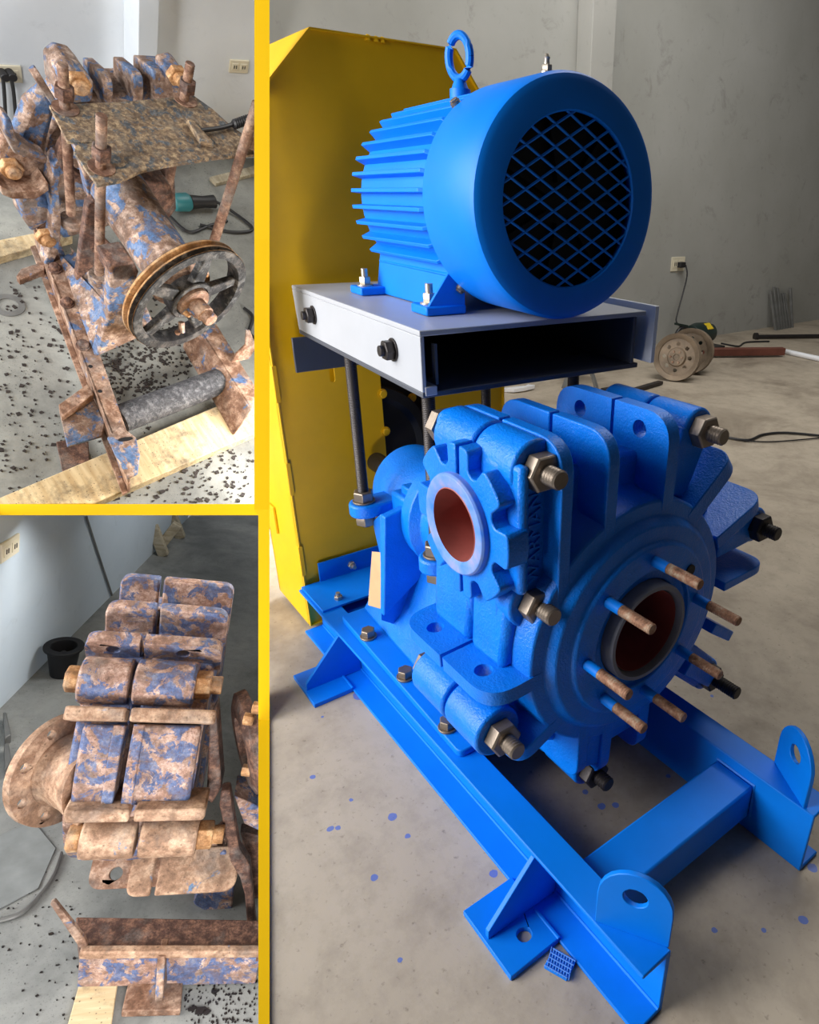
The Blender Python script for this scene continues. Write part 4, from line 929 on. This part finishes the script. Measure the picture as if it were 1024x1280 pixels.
for k in range(5):
    a = 2*pi*k/5+0.62; u_ = e_*cos(a)+w_*sin(a); v_ = -e_*sin(a)+w_*cos(a)
    mb = MB(); h0, h1 = 0.075, PR-0.04
    mb.hexa([PC+u_*h0+v_*0.042-PN*0.045, PC+u_*h1+v_*0.026-PN*0.048, PC+u_*h1-v_*0.026-PN*0.048, PC+u_*h0-v_*0.042-PN*0.045], [PC+u_*h0+v_*0.036-PN*0.012, PC+u_*h1+v_*0.022-PN*0.018, PC+u_*h1-v_*0.022-PN*0.018, PC+u_*h0-v_*0.036-PN*0.012])
    T.part('spoke', mb, M['pulley_black'], 0.006, pul)
mb = MB(); mb.lathe(PC, PN, [(-0.07, 0.10), (-0.005, 0.108), (0.0, 0.104), (0.0, 0.085), (-0.012, 0.08), (-0.012, 0.05), (-0.07, 0.05)], 48, True); T.part('pulley_hub', mb, M['pulley_black'], 0, pul)
mb = MB(); mb.lathe(PC, PN, [(-0.02, 0.078), (0.012, 0.078), (0.018, 0.072), (0.02, 0.045), (0.02, 0.02)], 36); T.part('taper_bush', mb, RM, 0, pul)
mb = MB(); mb.lathe(PC, PN, [(0.0, 0.042), (0.085, 0.041), (0.088, 0.034), (0.12, 0.034), (0.124, 0.030), (0.124, 0.008)], 28); T.part('shaft_end', mb, M['rust_more'], 0.002, label='pinkish bare shaft end')
for a in (0.5, 1.5, 2.6):
    p = PC+(e_*cos(a)+w_*sin(a))*0.06+PN*0.016; mb = MB(); mb.lathe(p, PN, [(0, 0.013), (0.02, 0.012), (0.03, 0.007)], 10); T.part('bush_bolt', mb, RN, 0, pul)
p = PC+e_*0.02-w_*0.0; mb = MB(); mb.tube([PC+u for u in (w_*0.12-e_*-0.05, w_*0.16-e_*-0.06+PN*0.02, w_*0.19-e_*-0.065)], 0.014, 10); T.part('key_bar', mb, RM, 0, pul)
# pump casing seen from behind, beyond the plate
CA = -0.62
def casing_part(name, pix, a0, a1, mat, bevel=0.008, parent=None, A=None):
    A = a0 if A is None else A
    pc = [P1(0, A, x, y) for x, y in pix]; mb = MB(); mb.prism([(p.y, p.z) for p in pc], YZX, a0, a1); return T.part(name, mb, mat, bevel, parent)
bodyc = casing_part('casing_body', [(70, 150), (84, 126), (120, 120), (205, 118), (222, 132), (225, 160), (215, 240), (150, 280), (80, 300), (48, 270), (46, 215), (56, 170)], -0.72, -0.92, M['rust_blue'], 0.02)
# top fins, each a rounded plate with its face turned to the viewer
def fin(pix_face, depth, mat, th_px, A0=-0.70):
    """pix_face: polyline of the fin's near edge, from its root to its far top; swept away from the viewer"""
    pc = [P1(0, A0, x, y) for x, y in pix_face]
    return pc
for k, (xr, yr, xt, yt, tw) in enumerate(((137, 128, 103, 68, 9), (176, 126, 141, 67, 9), (204, 124, 168, 65, 9))):
    # near edge: rises from the root (xr, yr), rounds over at the shoulder and runs back to (xt, yt)
    rt = P1(0, -0.66, xr-4, yr+8); sh = P1(0, -0.66, xr-2, yr-34)
    tp = P1(1, sh.y, xt+6, yt+3)
    prof = rounded([(rt.x, rt.z), (sh.x, sh.z), (tp.x, tp.z), (tp.x, rt.z)], [0, 0.05, 0.02, 0], 6)
    w2 = (P1(0, -0.66, xr+tw-4, yr).y-P1(0, -0.66, xr-4, yr).y)/2+0.006
    if k == 2: w2 = 0.03
    mb = MB(); mb.prism(prof, XZY, sh.y-w2, sh.y+w2+(0.085 if k == 2 else 0)); T.part('casing_rib', mb, RB, 0.006, bodyc)
def nutbolt(px, A, r=0.042, name='casing_bolt', ax=(1, 0, 0)):
    p = P1(0, A, *px); mb = MB(); mb.hexn(p-Vector(ax)*0.02, ax, r*1.15, 0.035); o = T.part(name, mb, RN, 0.003)
    mb = MB(); mb.lathe(p+Vector(ax)*0.015, ax, [(0, r*0.72), (0.02, r*0.72), (0.03, r*0.5)], 14); T.part('bolt_end', mb, RN, 0, o)
nutbolt((98, 105), -0.63, 0.048); nutbolt((222, 95), -0.63, 0.044); nutbolt((14, 211), -0.58, 0.045); nutbolt((58, 297), -0.55, 0.045)
casing_part('bolt_boss', rounded([(78, 128), (76, 96), (88, 86), (106, 90), (118, 104), (116, 128), (90, 132)], 8, 4), -0.66, -0.84, M['rust_blue'], 0.012, bodyc)
casing_part('bolt_boss', [(208, 122), (209, 90), (226, 86), (233, 94), (230, 122)], -0.655, -0.78, RB, 0.012, bodyc)
# left side: slanted rib, volute shoulder, bracket and lower bosses
casing_part('casing_rib', [(42, 97), (50, 92), (72, 128), (68, 136), (58, 122)], -0.60, -0.66, RB, 0.006, bodyc)
casing_part('volute_shoulder', [(18, 172), (34, 132), (58, 110), (72, 135), (62, 175), (58, 205), (40, 200)], -0.62, -0.70, M['rust_blue'], 0.03, bodyc)
casing_part('casing_rib', [(7, 147), (14, 150), (22, 176), (60, 198), (58, 206), (18, 192), (5, 165)], -0.52, -0.60, RB, 0.006, bodyc)
casing_part('bolt_bracket', [(-4, 185), (8, 172), (24, 188), (58, 205), (62, 232), (48, 244), (20, 250), (2, 236)], -0.60, -0.70, M['rust_more'], 0.012, bodyc)
casing_part('casing_rib', [(0, 232), (14, 240), (50, 238), (60, 228), (62, 238), (46, 249), (16, 249), (3, 244)], -0.50, -0.62, RM, 0.005, bodyc)
casing_part('lower_shoulder', [(24, 250), (56, 244), (66, 264), (64, 276), (40, 290), (30, 276)], -0.58, -0.70, M['rust_blue'], 0.012, bodyc)
casing_part('lower_boss', [(46, 284), (70, 270), (78, 300), (60, 312)], -0.585, -0.68, RM, 0.012, bodyc)
# frame plate ring and its curved arm in front of the casing
mb = MB(); mb.lathe((-0.56, SB, SU), (1, 0, 0), [(0, 0.12), (0.0, 0.165), (0.04, 0.17), (0.05, 0.16), (0.05, 0.12)], 60, True); T.part('frame_ring', mb, M['rust_dark'], 0.004)
arm = [(74, 198), (67, 206), (63, 232), (67, 268), (64, 300), (56, 330), (64, 336), (73, 316), (77, 280), (74, 240), (76, 214), (82, 204)]
casing_part('curved_arm', arm, -0.52, -0.60, M['rust_blue'], 0.006)
casing_part('gland_flange', [(94, 185), (104, 212), (112, 250), (120, 250), (118, 215), (108, 186)], -0.30, -0.36, RB, 0.006)
casing_part('seal_box', [(150, 215), (196, 205), (220, 222), (222, 262), (205, 285), (176, 275)], -0.52, -0.80, M['rust_dark'], 0.02)
p = P1(0, -0.40, 197, 240); mb = MB(); mb.hexn(p, (1, 0, 0.4), 0.03, 0.03); T.part('seal_bolt', mb, RN, 0.002)
casing_part('rod_lug', [(176, 226), (214, 232), (220, 252), (204, 276), (180, 262)], -0.30, -0.42, M['rust_dark'], 0.012)

# things around it
o1 = P1(0, WA1, 298, 82); outlet('wall_outlet', 'ivory double outlet on the pale wall, upper right of the rusty pump', o1, B1, (0, 1, 0), (0, 0, 1), (1, 0, 0), 0.85)
o2 = P1(0, WA1, 7, 91); outlet('wall_outlet', 'ivory double outlet with two black plugs at the left wall edge', o2, B1, (0, 1, 0), (0, 0, 1), (1, 0, 0), 0.95)
for k, (x, cd) in enumerate(((4, [(3, 93), (5, 112), (7, 145)]), (13, [(13, 93), (17, 115), (20, 150)]))):
    pl_ = P1(0, WA1+0.03, x, 93); T = Thing('plug_cord', ('black cord from the left plug of the two-plug outlet', 'black cord from the right plug of the two-plug outlet')[k], 'cord', pl_, B1)
    mb = MB(); mb.cyl(pl_-Vector((0.03, 0, 0)), pl_+Vector((0.03, 0, 0)), 0.022, n=14); T.part('plug', mb, M['cable'], 0.004)
    mb = MB(); mb.tube(smooth_line([P1(0, WA1+0.05, *c) for c in cd]), 0.009, 8); T.part('cable', mb, M['cable'])
mb = MB(); hz = ZP+0.03
mb.tube(smooth_line([P1(2, hz, 252, 163), P1(2, hz, 275, 160), P1(2, hz, 293, 155)]), [0.010]*13, 8)
for k in range(9): mb.lathe(P1(2, hz, 291+k*2.6, 155.5-k*0.9), Vector((0.0, 1, 0.02)), [(0, 0.016), (0.008, 0.024), (0.016, 0.016)], 12)
single('coiled_cord', 'black cord with a coiled end lying on the scaled top plate', 'cord', mb, M['cable'], P1(2, ZP, 280, 160), B1)
g0, g1 = P1(2, F1+0.06, 214, 253), P1(2, F1+0.06, 270, 252)
T = Thing('angle_grinder', 'teal angle grinder lying on the floor behind the bearing barrel', 'tool', P1(2, F1, 240, 256), B1)
d = (g1-g0); mb = MB(); mb.lathe(g0, d, [(0, 0.03), (0.02, 0.055), (d.length*0.35, 0.058), (d.length*0.42, 0.045)], 20); T.part('housing', mb, M['teal_tool'], 0.004)
mb = MB(); mb.lathe(g0+d*0.42, d, [(0, 0.045), (d.length*0.3, 0.036), (d.length*0.55, 0.042), (d.length*0.58, 0.02)], 16); T.part('handle', mb, M['cable'], 0.003)
mb = MB(); mb.tube(smooth_line([g1, P1(2, F1+0.02, 290, 264), P1(2, F1+0.012, 316, 286), P1(2, F1+0.012, 290, 290), P1(2, F1+0.012, 250, 281)]), 0.010, 8); T.part('cord', mb, M['cable'])
mb = MB(); mb.tube(smooth_line([P1(2, F1+0.012, 212, 270), P1(2, F1+0.012, 236, 290), P1(2, F1+0.012, 262, 282), P1(2, F1+0.012, 284, 276)]), 0.010, 8)
single('floor_cable', 'black cable looping on the floor right of the blue-flaked barrel', 'cable', mb, M['cable'], P1(2, F1, 240, 285), B1)
mb = MB(); mb.tube(smooth_line([P1(2, F1+0.012, 305, 385), P1(2, F1+0.012, 316, 396), P1(2, F1+0.012, 312, 415), P1(2, F1+0.012, 322, 425)]), 0.010, 8)
single('floor_cable', 'short stretch of black cable on the floor right of the spoked pulley', 'cable', mb, M['cable'], P1(2, F1, 314, 405), B1)
mb = MB(); mb.ring(P1(2, F1, 10, 382), (0, 0, 1), 0.075, 0.045, 0.006, 36)
single('steel_washer', 'flat grey steel washer ring on the speckled floor at the left', 'washer', mb, M['grey_steel'], P1(2, F1, 10, 382), B1)
timber('packing_plate', 'dark rusty packing plate in the gap behind the near timber beam', [(70, 552), (110, 545), (112, 576), (78, 590)], F1+0.02, 0.02, M['rust_dark'], B1, None)
# flakes of scale scattered on the floor
mb = MB(); rs = random.Random(3)
M['flake'] = plain('dark_scale_flake', srgb(54, 48, 46), 0.7, 0, 0.3, 0.4)
for k in range(1100):
    x, y = rs.uniform(0, 200), rs.uniform(330, 625)
    if k % 2 == 0: x, y = rs.uniform(128, 240), rs.uniform(405, 500)
    if k % 7 == 0: x, y = rs.uniform(190, 318), rs.uniform(560, 628)
    p = P1(2, F1+0.001, x, y); r = rs.uniform(0.003, 0.010)*(1.6 if k % 3 == 0 else 1); a = rs.uniform(0, 6.28)
    q = [p+Vector((r*cos(a+g)*rs.uniform(.5, 1.2), r*sin(a+g)*rs.uniform(.5, 1.2), 0)) for g in (0, 1.6, 3.1, 4.7)]
    h_ = rs.uniform(0.002, 0.008); mb.hexa(q, [c+Vector((0, 0, h_)) for c in q])
o = single('rust_flakes', 'dark flakes of rust scale scattered over the floor round the spoked pulley pump', 'debris', mb, M['flake'], P1(2, F1, 150, 450), B1, smooth=False); o['kind'] = 'stuff'
#--END1--
#--BAY2--
# ================================================================== LOWER LEFT BAY: a worn pump seen from its side
P2 = lambda ax, v, x, y: B2.on(ax, v, x, y)
F2 = -0.68
AB, AU = 0.37, -0.08                                      # shaft axis (B, U)
def hit(x, y, R):
    d = B2.R.transposed() @ ray(x, y); c = B2.c; e, f = c.y-AB, c.z-AU
    a = d.y**2+d.z**2; b = d.y*e+d.z*f; k = e*e+f*f-R*R; D = b*b-a*k
    t = (-b-sqrt(max(D, 0)))/a
    return c+d*t
M['floor2'] = concrete_floor('grey_green_floor', srgb(142, 144, 142), srgb(112, 115, 114), srgb(160, 161, 157), (), 0.45, 1.4)
M['wall2'] = plaster('pale_blue_plaster', srgb(190, 204, 216), srgb(204, 216, 226), srgb(150, 160, 168), 1.5, 0.35)
w0, w1 = P2(2, F2, -20, 906), P2(2, F2, 207, 676)
wd = (w1-w0).normalized(); wn = Vector((wd.y, -wd.x, 0)); w2 = w1+wd*1.6; w0 = w0-wd*0.6
f_r = [P2(2, F2, 400, y) for y in (1400, 1000, 800, 690, 650)]
mb = MB(); mb.prism([(P2(2, F2, -60, 1300).x-0.4, P2(2, F2, -60, 1300).y-0.1)]+[(p.x, p.y) for p in f_r]+[(f_r[-1].x, 8.0), (w2.x, 8.0), (w2.x, w2.y), (w0.x, w0.y), (w0.x-0.6, w0.y)], XYZ, F2-0.05, F2)
struct('floor_lower', mb, M['floor2'], B2)
def on_wall(x, y, off=0.0):
    d = B2.R.transposed() @ ray(x, y); q = w0+wn*off
    return B2.c + d*((q-B2.c).dot(wn)/d.dot(wn))
tl, tr = on_wall(-90, 637), on_wall(236, 637)
t0 = w0+Vector((0, 0, 0)); tl2 = Vector((w0.x, w0.y, tl.z))
mb = MB(); pl4 = [w0, Vector((tr.x, tr.y, F2)), tr, tl, tl2]
mb.hexa([p-wn*0.04 for p in pl4], pl4); struct('wall_lower', mb, M['wall2'], B2)
T = Thing('worn_slurry_pump', 'worn blue and rust split pump casing seen from its side with stacked ribs', 'pump', P2(2, F2+0.02, 200, 1200), B2)
RV = M['rust_violet'] = rust_mix('violet_blue_paint_on_rust', srgb(158, 124, 108), srgb(214, 186, 172), srgb(72, 100, 148), 0.5, sc=1.6)
RT = M['rust_tan'] = rust_mix('tan_rust_casting', srgb(160, 126, 102), srgb(216, 184, 156), srgb(84, 128, 168), 0.0)
def gapA(y):
    tab = [(700, 206), (730, 203), (755, 200), (800, 178), (850, 163), (900, 159), (960, 163), (1010, 163), (1060, 167), (1100, 171), (1140, 186)]
    for (a, xa), (b, xb) in zip(tab, tab[1:]):
        if a <= y <= b: return xa+(xb-xa)*(y-a)/(b-a)
    return 186 if y > 1000 else 206
def fr(th): return Vector((0, cos(th), sin(th))), Vector((0, -sin(th), cos(th)))   # radial, tangential
AX = Vector((1, 0, 0)); AO = Vector((0, AB, AU))
mb = MB(); mb.lathe((0, AB, AU), (1, 0, 0), [(-0.17, 0.25), (-0.17, 0.49), (-0.012, 0.51), (-0.012, 0.25)], 64, True); hl = T.part('frame_half', mb, RV, 0.01)
mb = MB(); mb.lathe((0, AB, AU), (1, 0, 0), [(0.012, 0.25), (0.012, 0.51), (0.22, 0.49), (0.22, 0.25)], 64, True); hr = T.part('cover_half', mb, RV, 0.01)
mb = MB(); mb.cyl((-0.10, AB, AU), (0.18, AB, AU), 0.47, n=48); T.part('dark_core', mb, M['rust_dark'])
def rib2(y, xl, xr, R, dep, th, mat, corner=0.05, holes=()):
    mid = hit(gapA(y), y, R); ang = atan2(mid.z-AU, mid.y-AB); rd, tg = fr(ang)
    al, ag, ar = hit(xl, y, R).x, mid.x, hit(xr, y, R).x
    for half, (a0, a1, c0, c1) in ((hl, (al, ag-0.007, corner, 0.0)), (hr, (ag+0.007, ar, 0.0, corner))):
        out = rounded([(a0, R-dep), (a1, R-dep), (a1, R), (a0, R)], [0, 0, c1, c0], 6)
        hs = []
        for hx in holes:
            A = hit(hx, y, R).x
            if a0 < A < a1: hs.append(ngon(A, R-0.05, 0.022, 16))
        mb = MB(); mb.prism(out, lambda u, v, w, rd=rd, tg=tg: AO+AX*u+rd*v+tg*w, -th/2, th/2, hs); T.part('casing_rib', mb, mat, 0.007, half)
    return ang
rib2(722, 150, 296, 0.645, 0.22, 0.044, RV, 0.04)
rib2(757, 131, 288, 0.62, 0.17, 0.042, RV, 0.05)
rib2(798, 105, 280, 0.60, 0.15, 0.042, RV, 0.05, (142, 232))
rib2(893, 78, 270, 0.60, 0.13, 0.045, RT, 0.02)
rib2(1021, 78, 256, 0.60, 0.13, 0.045, RT, 0.02)
rib2(1118, 107, 262, 0.60, 0.15, 0.035, M['rust_more'], 0.05, (140, 232))
rib2(1140, 152, 290, 0.63, 0.16, 0.03, RT, 0.05)
def boss2(y, xl, xr, R, r, mat, nl, nr_):
    mid = hit(gapA(y), y, R); al, ag, ar = hit(xl, y, R).x, mid.x, hit(xr, y, R).x
    ang = atan2(mid.z-AU, mid.y-AB); rd, tg = fr(ang); c = AO+rd*(R-r)
    for half, a0, a1 in ((hl, al, ag-0.007), (hr, ag+0.007, ar)):
        mb = MB(); mb.cyl(c+AX*a0, c+AX*a1, r, n=36); mb.obox(c+AX*((a0+a1)/2)-rd*0.07, AX*((a1-a0)/2-0.004), rd*0.07, tg*r*0.97); T.part('bolt_boss', mb, mat, 0.008, half)
    a = hit(nl, y, R).x; mb = MB(); mb.lathe(c+AX*al, -AX, [(0, 0.046), (al-a-0.004, 0.046), (al-a, 0.040)], 6); T.part('bolt_head', mb, M['rust_nut'], 0.004)
    a = hit(nr_, y, R).x; mb = MB(); mb.lathe(c+AX*ar, AX, [(0, 0.050), (0.045, 0.050), (0.05, 0.046)], 6); bo = T.part('casing_nut', mb, M['rust_nut'], 0.003)
    mb = MB(); mb.cyl(c+AX*(ar+0.045), c+AX*(ar+0.085), 0.032, n=18); T.part('bolt_end', mb, M['rust_nut'], 0.003, bo)
boss2(843, 97, 246, 0.60, 0.078, RV, 77, 268)
boss2(1068, 95, 243, 0.60, 0.068, RT, 76, 270)
# outlet block between the two middle ribs, with a raised rib beside the joint
for half, x0, x1 in ((hl, 104, 158), (hr, 168, 252)):
    c = [hit(x0, 905, 0.55), hit(x1, 905, 0.55)]; e = [hit(x0, 1008, 0.55), hit(x1, 1008, 0.55)]
    a0, a1 = c[0].x, c[1].x; g0 = atan2(c[0].z-AU, c[0].y-AB); g1 = atan2(e[0].z-AU, e[0].y-AB)+2*pi
    if g1-g0 > pi: g1 -= 2*pi
    arc = [(cos(g0+(g1-g0)*k/10), sin(g0+(g1-g0)*k/10)) for k in range(11)]
    prof = [(AB+0.55*y, AU+0.55*z) for y, z in arc]+[(AB+0.43*y, AU+0.43*z) for y, z in arc[::-1]]
    mb = MB(); mb.prism(prof, YZX, a0, a1); T.part('outlet_block', mb, RV, 0.012, half)
    aj = (a1-0.034, a1) if half is hl else (a0, a0+0.034)
    prof = [(AB+0.563*y, AU+0.563*z) for y, z in arc]+[(AB+0.50*y, AU+0.50*z) for y, z in arc[::-1]]
    mb = MB(); mb.prism(prof, YZX, *aj); T.part('joint_flange', mb, RV, 0.004, half)
# suction flange ring at the left, its bolt holes facing inward
FC = P2(1, 0.05, 82, 961); FN = Vector((0.80, -0.56, 0.20)).normalized()
mb = MB(); e_ = FN.cross(Vector((0, 0, 1))).normalized(); w_ = FN.cross(e_)
FF = lambda u, v, t: FC+e_*u+w_*v+FN*t
R0 = 0.195
mb.prism(ngon(0, 0, R0, 56), FF, -0.03, 0.0, [ngon(0, 0, 0.115, 40)]+[ngon(0.158*cos(a), 0.158*sin(a), 0.018, 12) for a in [2*pi*k/8+0.2 for k in range(8)]])
sf = T.part('suction_flange', mb, RT, 0.006)
mb = MB(); mb.lathe(FC, FN, [(-0.03, 0.112), (0.0, 0.125), (0.012, 0.125), (0.03, 0.118), (0.10, 0.128), (0.17, 0.15), (0.17, 0.10), (-0.03, 0.10)], 48, True); T.part('suction_neck', mb, RT, 0, sf)
# drive side: big ring and its curved arm
RC = P2(1, 0.02, 319, 925); RNm = Vector((0.93, 0.30, 0.20)).normalized()
mb = MB(); mb.lathe(RC, RNm, [(-0.05, 0.10), (-0.05, 0.155), (-0.035, 0.19), (0.0, 0.195), (0.0, 0.17), (-0.01, 0.16), (-0.01, 0.10)], 48, True); fr_ = T.part('frame_ring', mb, M['rust_dark'], 0)
for (x, y) in ((305, 898), (303, 962), (316, 884), (322, 930)):
    p = P2(1, -0.08, x, y); mb = MB(); mb.lathe(p, (1, -0.2, 0), [(0, 0.022), (0.03, 0.022), (0.034, 0.016)], 6); T.part('ring_bolt', mb, M['rust_nut'], 0.002, fr_)
def front2(name, pix, B, dep, mat, bevel=0.006, parent=None):
    pc = [P2(1, B, x, y) for x, y in pix]; mb = MB(); mb.prism([(p.x, p.z) for p in pc], XZY, B, B+dep); return T.part(name, mb, mat, bevel, parent)
front2('curved_arm', rounded([(276, 990), (287, 988), (293, 1028), (299, 1062), (312, 1082), (316, 1120), (321, 1184), (311, 1186), (306, 1120), (300, 1098), (288, 1078), (282, 1045), (274, 1008)], 4, 3), -0.13, 0.05, M['rust_dark'])
front2('bearing_frame', [(292, 995), (326, 1010), (326, 1040), (305, 1030)], -0.06, 0.12, RV)
front2('frame_web', [(300, 1040), (326, 1045), (326, 1150), (316, 1150), (310, 1090)], 0.02, 0.05, M['rust_dark'])
front2('side_cheek', [(262, 905), (270, 890), (277, 985), (265, 1005), (258, 1000)], -0.06, 0.10, M['rust_dark'])
front2('side_cheek', rounded([(258, 1085), (282, 1060), (292, 1100), (290, 1140), (262, 1142), (240, 1130)], 6, 3), -0.02, 0.2, RV)
for (x, y, A) in ((306, 724, 0.36), (312, 832, 0.36), (298, 1120, 0.30), (300, 1140, 0.30)):
    p = P2(0, A, x, y); mb = MB(); mb.lathe(p-AX*0.03, AX, [(0, 0.042), (0.035, 0.042), (0.04, 0.034)], 6); T.part('casing_nut', mb, M['rust_nut'], 0.003)
# base rail along the near side, lifting plate, foot
def slab(name, pix, U, th, mat, parent=None, bevel=0.004):
    t = [P2(2, U, x, y) for x, y in pix]; mb = MB(); mb.prism([(p.x, p.y) for p in t], XYZ, U-th, U); return T.part(name, mb, mat, bevel, parent)
ZR = -0.50
slab('base_rail', [(100, 1190), (326, 1190), (326, 1150), (95, 1146)], ZR-0.002, 0.05, M['rust_dark'])
p0, p1 = P2(2, ZR, 102, 1184), P2(2, ZR, 327, 1183); mb = MB(); mb.hexa([p0+Vector((0, -0.03, -0.02)), p1+Vector((0, -0.03, -0.02)), p1+Vector((0, 0.0, -0.02)), p0+Vector((0, 0, -0.02))], [p0+Vector((0, -0.03, 0.012)), p1+Vector((0, -0.03, 0.012)), p1+Vector((0, 0.0, 0.012)), p0+Vector((0, 0, 0.012))]); T.part('rail_edge', mb, RT, 0.006)
mb = MB(); mb.hexa([p0+Vector((0, -0.02, -0.16)), p1+Vector((0, -0.02, -0.16)), p1+Vector((0, 0.0, -0.16)), p0+Vector((0, 0, -0.16))], [p0+Vector((0, -0.02, -0.02)), p1+Vector((0, -0.02, -0.02)), p1+Vector((0, 0.0, -0.02)), p0+Vector((0, 0, -0.02))]); T.part('rail_web', mb, M['rust_blue2'] if 'rust_blue2' in M else RV, 0.003)
front2('lifting_plate', rounded([(62, 1130), (68, 1127), (106, 1174), (110, 1186), (100, 1186)], 1.5, 2), P2(2, ZR, 100, 1186).y, 0.016, M['rust_more'], 0.003)
slab('foot_plate', [(152, 1264), (226, 1262), (230, 1216), (163, 1218)], F2+0.03, 0.03, M['rust_more'])
gp = [P2(2, F2+0.03, 198, 1252), P2(2, F2+0.03, 208, 1216)]
x_ = P2(2, ZR, 204, 1186)
mb = MB(); a_ = [Vector((gp[0].x, gp[0].y, F2+0.03)), Vector((gp[1].x, gp[1].y+0.05, F2+0.03)), Vector((x_.x, x_.y+0.04, ZR+0.0)), Vector((x_.x, x_.y-0.03, ZR-0.0)), Vector((gp[0].x, gp[0].y, F2+0.07))]
mb.hexa([p-AX*0.012 for p in a_], [p+AX*0.012 for p in a_]); T.part('foot_gusset', mb, M['rust_more'], 0.004)

# round about it
t = [P2(2, F2+0.02, *p) for p in ((82, 1290), (138, 1290), (150, 1212), (104, 1212))]
mb = MB(); mb.hexa([p-Vector((0, 0, 0.02)) for p in t], t); single('timber_plank', 'pale dusty timber plank on the floor under the rail of the side-on pump', 'timber', mb, M['timber'], t[0], B2, 0.003)
c = P2(2, F2+0.17, 80, 809)
T = Thing('rubber_bucket', 'black rubber bucket standing by the pale blue wall behind the rusty pump', 'bucket', (c.x, c.y, F2), B2)
rb = (P2(2, F2+0.17, 106, 809)-P2(2, F2+0.17, 54, 809)).length/2
mb = MB(); mb.lathe((c.x, c.y, F2), (0, 0, 1), [(0, rb*0.62), (0.165, rb*0.82), (0.165, rb), (0.18, rb), (0.18, rb*0.66), (0.15, rb*0.62), (0.02, rb*0.5)], 40); T.part('bucket_shell', mb, M['black'], 0.002)
mb = MB(); mb.lathe((c.x, c.y, F2+0.10), (0, 0, 1), [(0, rb*0.5), (0.03, rb*0.22), (0.045, rb*0.1)], 24); T.part('bucket_core', mb, M['cable'], 0.002)
T = Thing('timber_trestle', 'pale timber trestle legs standing on the floor at the end of the blue wall', 'trestle', P2(2, F2, 205, 692), B2)
for (b_, t_) in (((205, 694), (183, 638)), ((226, 672), (210, 630)), ((204, 678), (222, 655))):
    p = P2(2, F2, *b_) if b_[1] != 678 else P2(1, P2(2, F2, 205, 692).y+0.05, *b_); q = P2(1, p.y+0.05, *t_); d = (q-p)/2
    mb = MB(); mb.obox(p+d, d, d.cross(Vector((0, 1, 0))).normalized()*0.035, (0, 0.03, 0)); T.part('leg', mb, M['timber_clean'], 0.003)
p = on_wall(10, 685); ez = Vector((0, 0, 1)); outlet('wall_outlet', 'ivory outlet on the pale blue wall in the upper left of the side-on pump', p, B2, wd*1.0, ez, wn, 1.0)
mb = MB(); mb.tube([on_wall(108, 646, 0.01), on_wall(122, 690, 0.01), on_wall(140, 744, 0.01)], 0.007, 6)
single('wall_wire', 'thin grey wire running down the pale blue wall', 'wire', mb, M['grey_steel'], on_wall(140, 744), B2)
for i, pix in enumerate((((4, 890), (8, 890), (14, 918), (6, 922)), ((5, 930), (11, 928), (14, 950), (6, 962)))):
    q = [P2(2, F2+0.05, *p) for p in pix]; mb = MB(); mb.hexa([p-Vector((0, 0, 0.05)) for p in q], q)
    single('concrete_block', ('upper of two grey concrete chunks at the left edge beside the suction flange', 'lower of two grey concrete chunks at the left edge beside the suction flange')[i], 'block', mb, M['grey_steel'], q[0]-Vector((0, 0, 0.05)), B2, 0.004)
mb = MB(); mb.tube(smooth_line([P2(2, F2+0.01, *p) for p in ((-6, 1152), (25, 1142), (48, 1120), (66, 1094), (76, 1066))]), 0.009, 8)
single('grey_hose', 'thin grey hose curving over the floor left of the rusty pump', 'hose', mb, M['grey_steel'], P2(2, F2, 30, 1138), B2)
mb = MB(); q = [P2(2, F2+0.006, *p) for p in ((-20, 1052), (42, 1026), (70, 1060), (48, 1110), (-20, 1146))]; mb.prism([(p.x, p.y) for p in q], XYZ, F2, F2+0.006)
single('rubber_mat', 'dull grey rubber mat on the floor at the left beside the flange', 'mat', mb, plain('grey_rubber_mat', srgb(128, 132, 132), 0.7, 0, 0.3, 0.2), q[1]-Vector((0, 0, .006)), B2, 0.002)
mb = MB(); rs = random.Random(5)
for k in range(260):
    x, y = rs.uniform(230, 322), rs.uniform(1215, 1280)
    if k % 4 == 0: x, y = rs.uniform(0, 100), rs.uniform(1090, 1280)
    p = P2(2, F2+0.001, x, y); r = rs.uniform(0.002, 0.006); a = rs.uniform(0, 6.28)
    q = [p+Vector((r*cos(a+g)*rs.uniform(.5, 1.3), r*sin(a+g)*rs.uniform(.5, 1.3), 0)) for g in (0, 1.6, 3.1, 4.7)]
    h_ = rs.uniform(0.001, 0.004); mb.hexa(q, [c+Vector((0, 0, h_)) for c in q])
for (x, y, r) in ((250, 1264, .022), (258, 1266, .016), (240, 1262, .012), (64, 1168, .008), (268, 1240, .012)):
    p = P2(2, F2, x, y); q = [p+Vector((r*cos(g)*rs.uniform(.6, 1.4), r*0.6*sin(g), 0)) for g in (0, 1, 2, 3, 4, 5)]; mb.hexa(q, [c+Vector((0, 0, 0.006)) for c in q])
o = single('rust_flakes', 'dark flakes of rust scale on the floor in front of the side-on pump', 'debris', mb, M['dark_steel'], P2(2, F2, 270, 1250), B2, smooth=False); o['kind'] = 'stuff'
#--END2--
